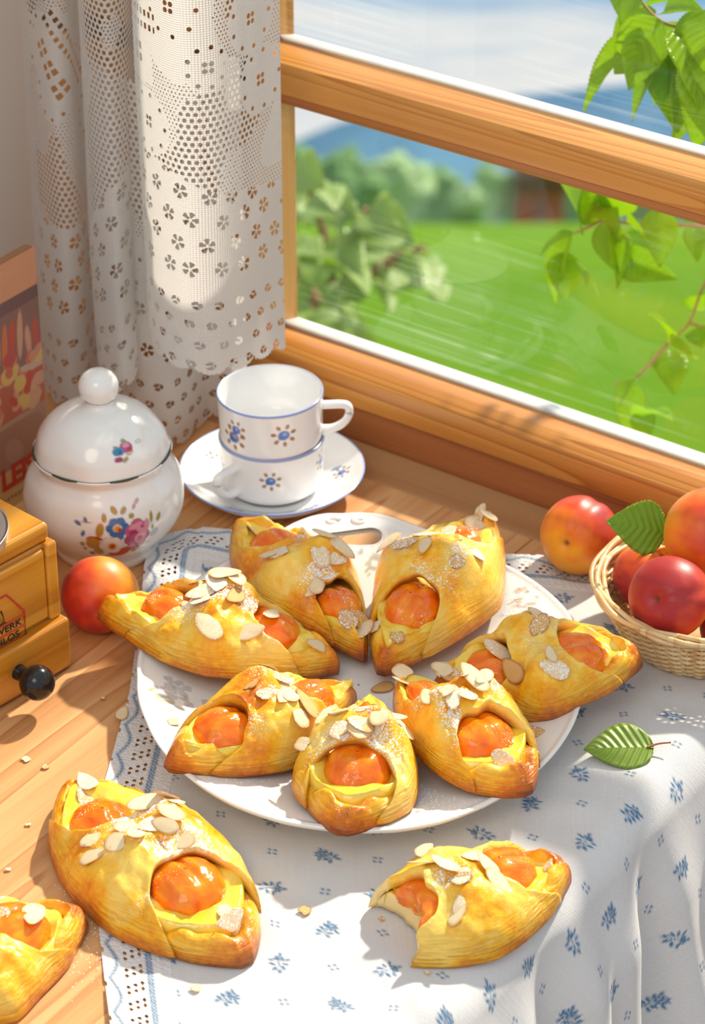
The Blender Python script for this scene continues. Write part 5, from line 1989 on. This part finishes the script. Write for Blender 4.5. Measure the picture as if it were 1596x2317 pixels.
# local: x right along the front, -y out of the front, z up; the box reaches to x=-0.125, y=+0.12
WG, DG = 0.125, 0.120
link('body', box('body', (-WG + 0.003, 0.006, 0.0), (-0.003, DG, 0.098), 0.003, 3), gri, M['grinder'])
fp = link('front_panel', box('front_panel', (-WG + 0.012, 0.0035, 0.043), (-0.0115, 0.012, 0.0955), 0.0015, 2), gri, M['grinder'])
link('corner_post', box('corner_post', (-0.011, 0.002, 0.040), (-0.0015, 0.016, 0.0985), 0.0022, 3), gri, M['grinder'])
link('corner_post', box('corner_post', (-WG + 0.0015, 0.002, 0.040), (-WG + 0.011, 0.016, 0.0985), 0.0022, 3), gri, M['grinder'])
dr = link('drawer', box('drawer', (-WG, -0.004, 0.002), (0.0, 0.010, 0.0405), 0.0028, 3), gri, M['grinder'])
link('top_board', box('top_board', (-WG + 0.004, 0.006, 0.0985), (-0.004, DG - 0.004, 0.1115), 0.003, 3), gri, M['grinder'])
kb = [(0.0055, 0.0), (0.0050, 0.004), (0.0042, 0.0075)] + [(0.0118 * math.cos(a), 0.0178 + 0.0115 * math.sin(a)) for a in np.linspace(-1.15, PI / 2 - 0.01, 20)]
v, f, _, _ = lathe(kb, 48)
link('knob', mesh('knob', v, f), dr, M['black'], loc=(-0.0470, -0.004, 0.0215), rot=(R_(90), 0, 0))
dish = smoothprof([(0.0005, 0.118), (0.012, 0.118), (0.030, 0.1165), (0.044, 0.1155), (0.0465, 0.1170), (0.0475, 0.1160), (0.0475, 0.1115)], 5)
v, f, _, _ = lathe(dish, 80)
hd = link('hopper_plate', mesh('hopper_plate', v, f), gri, M['metal'], loc=(-0.0640, 0.0475, 0))
v, f = tube([(0, 0, 0.117), (0, 0, 0.150), (0.03, 0.01, 0.158), (-0.08, -0.03, 0.160)], 0.0035, 10)
link('crank', mesh('crank', v, f), gri, M['metal'], loc=(-0.0640, 0.0475, 0))
for a in (0.2, 2.3, 4.4):
    v, f, _, _ = lathe([(0.0005, 0.0018), (0.002, 0.0016), (0.0032, 0.0)], 16)
    link('screw', mesh('screw', v, f), hd, M['black'], loc=(0.040 * math.cos(a - 0.15), 0.040 * math.sin(a - 0.15), 0.1158))


def gface(x, y, yl=0.0033):
    q = onplane(x, y, G0 - GN * yl, GN) - G0
    return float(q @ GX), float(q[2])


# emblem: red outlined shield, dark figure, two lines of lettering
mid = gface(-14, 1400)[0]
outl = [gface(x, y) for x, y in ((14, 1346), (54, 1382), (56, 1415), (57, 1424))]
pr_ = [(x - mid, z) for x, z in outl]
bx_, bz_ = pr_[3]
bz_ = pr_[3][1] - 0.004
half = [(pr_[0][0], pr_[0][1]), (pr_[1][0], pr_[1][1]), (bx_, bz_)]
ring_pts = [(-x, z) for x, z in half[::-1]] + half
ring_pts = ring_pts[::-1]


def loop_line(pts, w, closed=True):
    v = np.array([(x + mid, 0.0030, z) for x, z in pts])
    return tube(v, w, 6, closed)


pp_ = [loop_line(ring_pts, 0.00065)]
zl1, zl2 = pr_[2][1] + 0.0045, pr_[2][1] + 0.0005 - 0.0005
zl1 = gface(52, 1390)[1]
zmid = (zl1 + bz_) / 2
for zz in (zl1, zmid):
    pp_.append(loop_line([(-bx_, zz), (bx_, zz)], 0.00055, False))
v, f = joinparts(pp_)
em = link('emblem', mesh('emblem', v, f), fp, M['red'])
# figure of a mill worker with a sack, drawn in a few strokes
ink = []
for st_ in ([(0.001, 0.0), (0.002, 0.004), (0.001, 0.0085), (0.0025, 0.0115), (0.0045, 0.0095), (0.005, 0.006), (0.0045, 0.0), ], [(0.001, 0.0085), (-0.001, 0.006), (-0.0015, 0.002)], [(0.0035, 0.0), (0.0028, 0.003), (0.0035, 0.006)],
            [(-0.003, 0.0), (-0.0035, 0.005), (-0.002, 0.010), (0.0, 0.0125), (0.002, 0.0122)], [(0.006, 0.0), (0.0062, 0.004), (0.0048, 0.0105)], [(-0.005, 0.0008), (0.0075, 0.0008)]):
    ink.append(tube(np.array([(mid + 0.001 + x * 1.15, 0.0032, zl1 + 0.0006 + z * 1.05) for x, z in st_]), 0.00028, 5))
v, f = joinparts(ink)
link('emblem_figure', mesh('emblem_figure', v, f), fp, M['ink'])


def text_mesh(name, body, size, parent, mat, mtx, align='CENTER', extrude=0.0001, offset=0.0, sx=1.0):
    cu = bpy.data.curves.new(name, 'FONT')
    cu.body = body
    cu.size = size
    cu.align_x = align
    cu.extrude = extrude
    cu.offset = offset
    o = bpy.data.objects.new(name, cu)
    COL.objects.link(o)
    dg = bpy.context.evaluated_depsgraph_get()
    dg.update()
    me = bpy.data.meshes.new_from_object(o.evaluated_get(dg))
    bpy.data.objects.remove(o)
    me.materials.clear()
    r = link(name, me, parent, mat)
    r.matrix_local = mtx @ Matrix.Diagonal((sx, 1, 1, 1))
    return r


RX = Matrix.Rotation(R_(90), 4, 'X')
hl = zl1 - zmid
text_mesh('lettering', 'MAHLWERK', hl * 0.86, fp, M['ink'], Matrix.Translation((mid, 0.0032, zmid + hl * 0.20)) @ RX, sx=1.18, offset=0.00006)
text_mesh('lettering', 'GESCHLOS', hl * 0.86, fp, M['ink'], Matrix.Translation((mid, 0.0032, bz_ + hl * 0.20)) @ RX, sx=1.18, offset=0.00006)

# ================================================================== OLD PRINTED TIN
TS, T0, T1, TZ = -0.205, -0.300, -0.094, 0.193
tin = empty('tin_sign', ST(TS, T1, 0), ROTW)
tag(tin, 'old tin sign with faded red and orange meat pictures standing behind the sugar bowl', 'sign')
# front face (local x=0, y from T0-T1 to 0), painted
ny_, nz_ = 206, 190
Yg, Zg = np.meshgrid(np.linspace(T0 - T1, 0, ny_), np.linspace(0, TZ, nz_), indexing='ij')


def tp(x, y):
    q = PS(x, y, TS)
    return float(q @ ED) - T1, float(q[2])


yy, zz = Yg.ravel(), Zg.ravel()
C4 = np.zeros((len(yy), 4))
C4[:, 3] = 1
base_c = np.array([0.42, 0.20, 0.13])
C4[:, :3] = base_c


def band(z0, z1, col):
    m_ = (zz >= z0) & (zz < z1)
    C4[m_, :3] = col


zA = [tp(50, y)[1] for y in (600, 660, 690, 830, 850, 900, 935, 1000, 1045, 1120)]
band(zA[1], 1, (0.60, 0.26, 0.13))
band(zA[2], zA[1], (0.13, 0.06, 0.06))
band(zA[3], zA[2], (0.22, 0.10, 0.08))
band(zA[4], zA[3], (0.55, 0.36, 0.24))
band(zA[6], zA[4], (0.48, 0.10, 0.05))
band(zA[6] - 0.004, zA[6], (0.45, 0.27, 0.16))
band(zA[8], zA[6] - 0.004, (0.36, 0.17, 0.11))
band(0, zA[8], (0.62, 0.40, 0.16))
rs = random.Random(3)
tit = []
for k_ in range(26):
    y_ = T0 - T1 + 0.004 + k_ * 0.0082
    tit.append((y_, zA[3] + 0.020 + rs.uniform(-0.004, 0.006), 0.0030, rs.uniform(0.012, 0.019), rs.uniform(-0.15, 0.1), rs.choice([(0.55, 0.05, 0.02), (0.62, 0.14, 0.04), (0.60, 0.28, 0.16), (0.50, 0.06, 0.03)])))
for k_ in range(40):
    tit.append((rs.uniform(T0 - T1, 0), rs.uniform(zA[3] - 0.002, zA[3] + 0.012), rs.uniform(0.004, 0.009), rs.uniform(0.003, 0.007), rs.uniform(0, 3), rs.choice([(0.60, 0.24, 0.14), (0.48, 0.06, 0.04), (0.66, 0.40, 0.10), (0.58, 0.12, 0.06)])))
for k_ in range(60):
    tit.append((rs.uniform(T0 - T1, 0), rs.uniform(zA[6] + 0.003, zA[4] - 0.002), rs.uniform(0.004, 0.009), rs.uniform(0.003, 0.007), rs.uniform(0, 3), rs.choice([(0.64, 0.34, 0.18), (0.55, 0.05, 0.03), (0.68, 0.42, 0.10), (0.60, 0.16, 0.08), (0.62, 0.30, 0.18)])))
for k_ in range(12):
    tit.append((rs.uniform(T0 - T1, 0), rs.uniform(zA[8] + 0.01, zA[6] - 0.01), rs.uniform(0.008, 0.02), rs.uniform(0.005, 0.012), rs.uniform(0, 3), rs.choice([(0.34, 0.14, 0.06), (0.42, 0.22, 0.16), (0.38, 0.18, 0.12)])))
tit.append((T0 - T1 + 0.12, TZ - 0.012, 0.05, 0.010, 0.1, (0.66, 0.34, 0.05)))
for k_ in range(50):
    tit.append((T0 - T1 + 0.004 + k_ * 0.0040, 0.0085 + rs.uniform(-0.0006, 0.0006), 0.0012, 0.0016, 0, (0.22, 0.10, 0.05)))
paint(yy, zz, tit, 0.0008, C4)
fv = np.stack([0 * yy, yy, zz], -1)
front = link('printed_front', mesh('printed_front', fv, gridf(ny_, nz_), cols={'print': C4}), tin, M['tin'])
bxm = box('box', (-0.009, T0 - T1, 0), (-0.0006, 0, TZ), 0.002)
link('backing', bxm, tin, simple('tin_side', (0.34, 0.15, 0.07), 0.45))
y0, z0 = tp(4, 1116)
y1, z1 = tp(88, 1040)
y2, z2 = tp(3, 1098)
MT = Matrix.Translation((0.0006, y0, z0 + 0.001)) @ Matrix.Rotation(R_(90), 4, 'Z') @ RX
text_mesh('lettering', 'LEIS', 0.0235, tin, M['tinred'], MT, 'LEFT', 0.0002, 0.0007, sx=0.95)

# ================================================================== LOOSE ALMONDS AND CRUMBS
rs = random.Random(12)
LOOSE = [  # px, py, size, toasted, surface, label
    (685, 2063, 0.0120, 1, 'c', 'toasted almond piece lying on the cloth between the two front pastries', 'almond'),
    (440, 2232, 0.0095, 0, 'c', 'square almond chip on the cloth beside the crochet border', 'almond'),
    (862, 2080, 0.0045, 1, 'c', 'tiny brown crumb on the cloth beside the bite', 'crumb'),
    (55, 1722, 0.0095, 0, 'w', 'almond chip on the bare wood, the larger of a pair', 'almond'),
    (106, 1736, 0.0075, 1, 'w', 'toasted almond chip on the bare wood, the smaller of a pair', 'almond'),
    (64, 1870, 0.0050, 0, 'w', 'pale crumb on the wood close to the big almond-covered pastry', 'crumb'),
    (18, 1968, 0.0048, 0, 'w', 'pale crumb on the wood close to the unsugared pastry', 'crumb'),
    (236, 1582, 0.0050, 0, 'w', 'small crumb on the wood between grinder knob and crochet border', 'crumb'),
    (277, 1613, 0.0125, 0, 'c', 'almond flake lying at the blue scalloped edge of the crochet border', 'almond'),
    (405, 1846, 0.0125, 0, 'c', 'almond flake on the cloth behind the big pastry', 'almond'),
    (965, 2200, 0.0050, 0, 'c', 'small crumb on the cloth just below the bitten pastry', 'crumb'),
    (400, 1633, 0.0120, 0, 'p', 'broken almond flake on the plate beside the faint grey flowers', 'almond'),
    (866, 1556, 0.0170, 1, 'p', 'toasted almond flake in the middle of the plate', 'almond'),
    (1213, 1655, 0.0140, 1, 'p', 'toasted almond flake on the plate rim nearest the fallen leaf', 'almond'),
    (1055, 2130, 0.0220, 1, 'c', 'large toasted almond flake tucked under the bitten pastry', 'almond'),
]
for (x, y, L, toast, surf, lab, cat) in LOOSE:
    q = P(x, y)
    z = 0.001
    if surf == 'c':
        z = cloth_z(q[0], q[1]) + 0.0016
        q = P(x, y, z)
    elif surf == 'p':
        for _ in range(4):
            z = (plate_top(q[0], q[1]) or 0.012) + 0.0012
            q = P(x, y, z)
    me = (ALT if toast else ALM)[3 if L < 0.0125 else rs.randint(0, 2)]
    o = link('almond_flake' if cat == 'almond' else 'pastry_crumb', me, None, loc=(q[0], q[1], z), rot=(rs.gauss(0, 0.12), rs.gauss(0, 0.12), rs.uniform(0, 6)))
    k_ = 1.0 if L > 0.006 else 2.4
    o.scale = (L, L * (1.1 if k_ == 1 else 1.5), L * 0.9 * k_)
    tag(o, lab, cat, 'loose almonds and crumbs')


# powdered sugar scattered about
def dust(name, label, spots, n, seed):
    rs = random.Random(seed)
    V, Fq = [], []
    for _ in range(n):
        x, y, sx, sy, surf = rs.choice(spots)
        px_, py_ = rs.gauss(x, sx), rs.gauss(y, sy)
        q = P(px_, py_)
        if surf == 'p':
            z = plate_top(q[0], q[1] - 0.02)
            q = P(px_, py_, z or 0.02)
            z = plate_top(q[0], q[1])
            if z is None or any(inside(h_, q[0], q[1]) for h_ in FEET):
                continue
        else:
            z = max(cloth_z(q[0], q[1]), 0.0)
        s_ = rs.uniform(0.00018, 0.00048)
        b = len(V)
        for dx in (-1, 1):
            for dy in (-1, 1):
                V.append((q[0] + dx * s_ * rs.uniform(0.6, 1), q[1] + dy * s_ * rs.uniform(0.6, 1), z))
        V.append((q[0], q[1], z + s_ * 1.2))
        Fq += [(b, b + 1, b + 4), (b + 1, b + 3, b + 4), (b + 3, b + 2, b + 4), (b + 2, b, b + 4)]
    o = link(name, mesh(name, V, np.array(Fq)), None, M['sugar'])
    tag(o, label, 'sugar', kind='stuff')


dust('powdered_sugar', 'white powdered sugar sprinkled on the porcelain plate', [(1000, 1830, 90, 18, 'p'), (930, 1800, 30, 22, 'p'), (1165, 1380, 40, 35, 'p'), (1190, 1390, 30, 20, 'p'), (1010, 1855, 60, 8, 'p'), (470, 1740, 40, 25, 'p'), (560, 1720, 60, 40, 'p')], 2600, 3)
dust('powdered_sugar', 'white powdered sugar scattered on the bare wood by the border', [(200, 2060, 50, 60, 'w'), (190, 2130, 30, 60, 'w')], 260, 5)
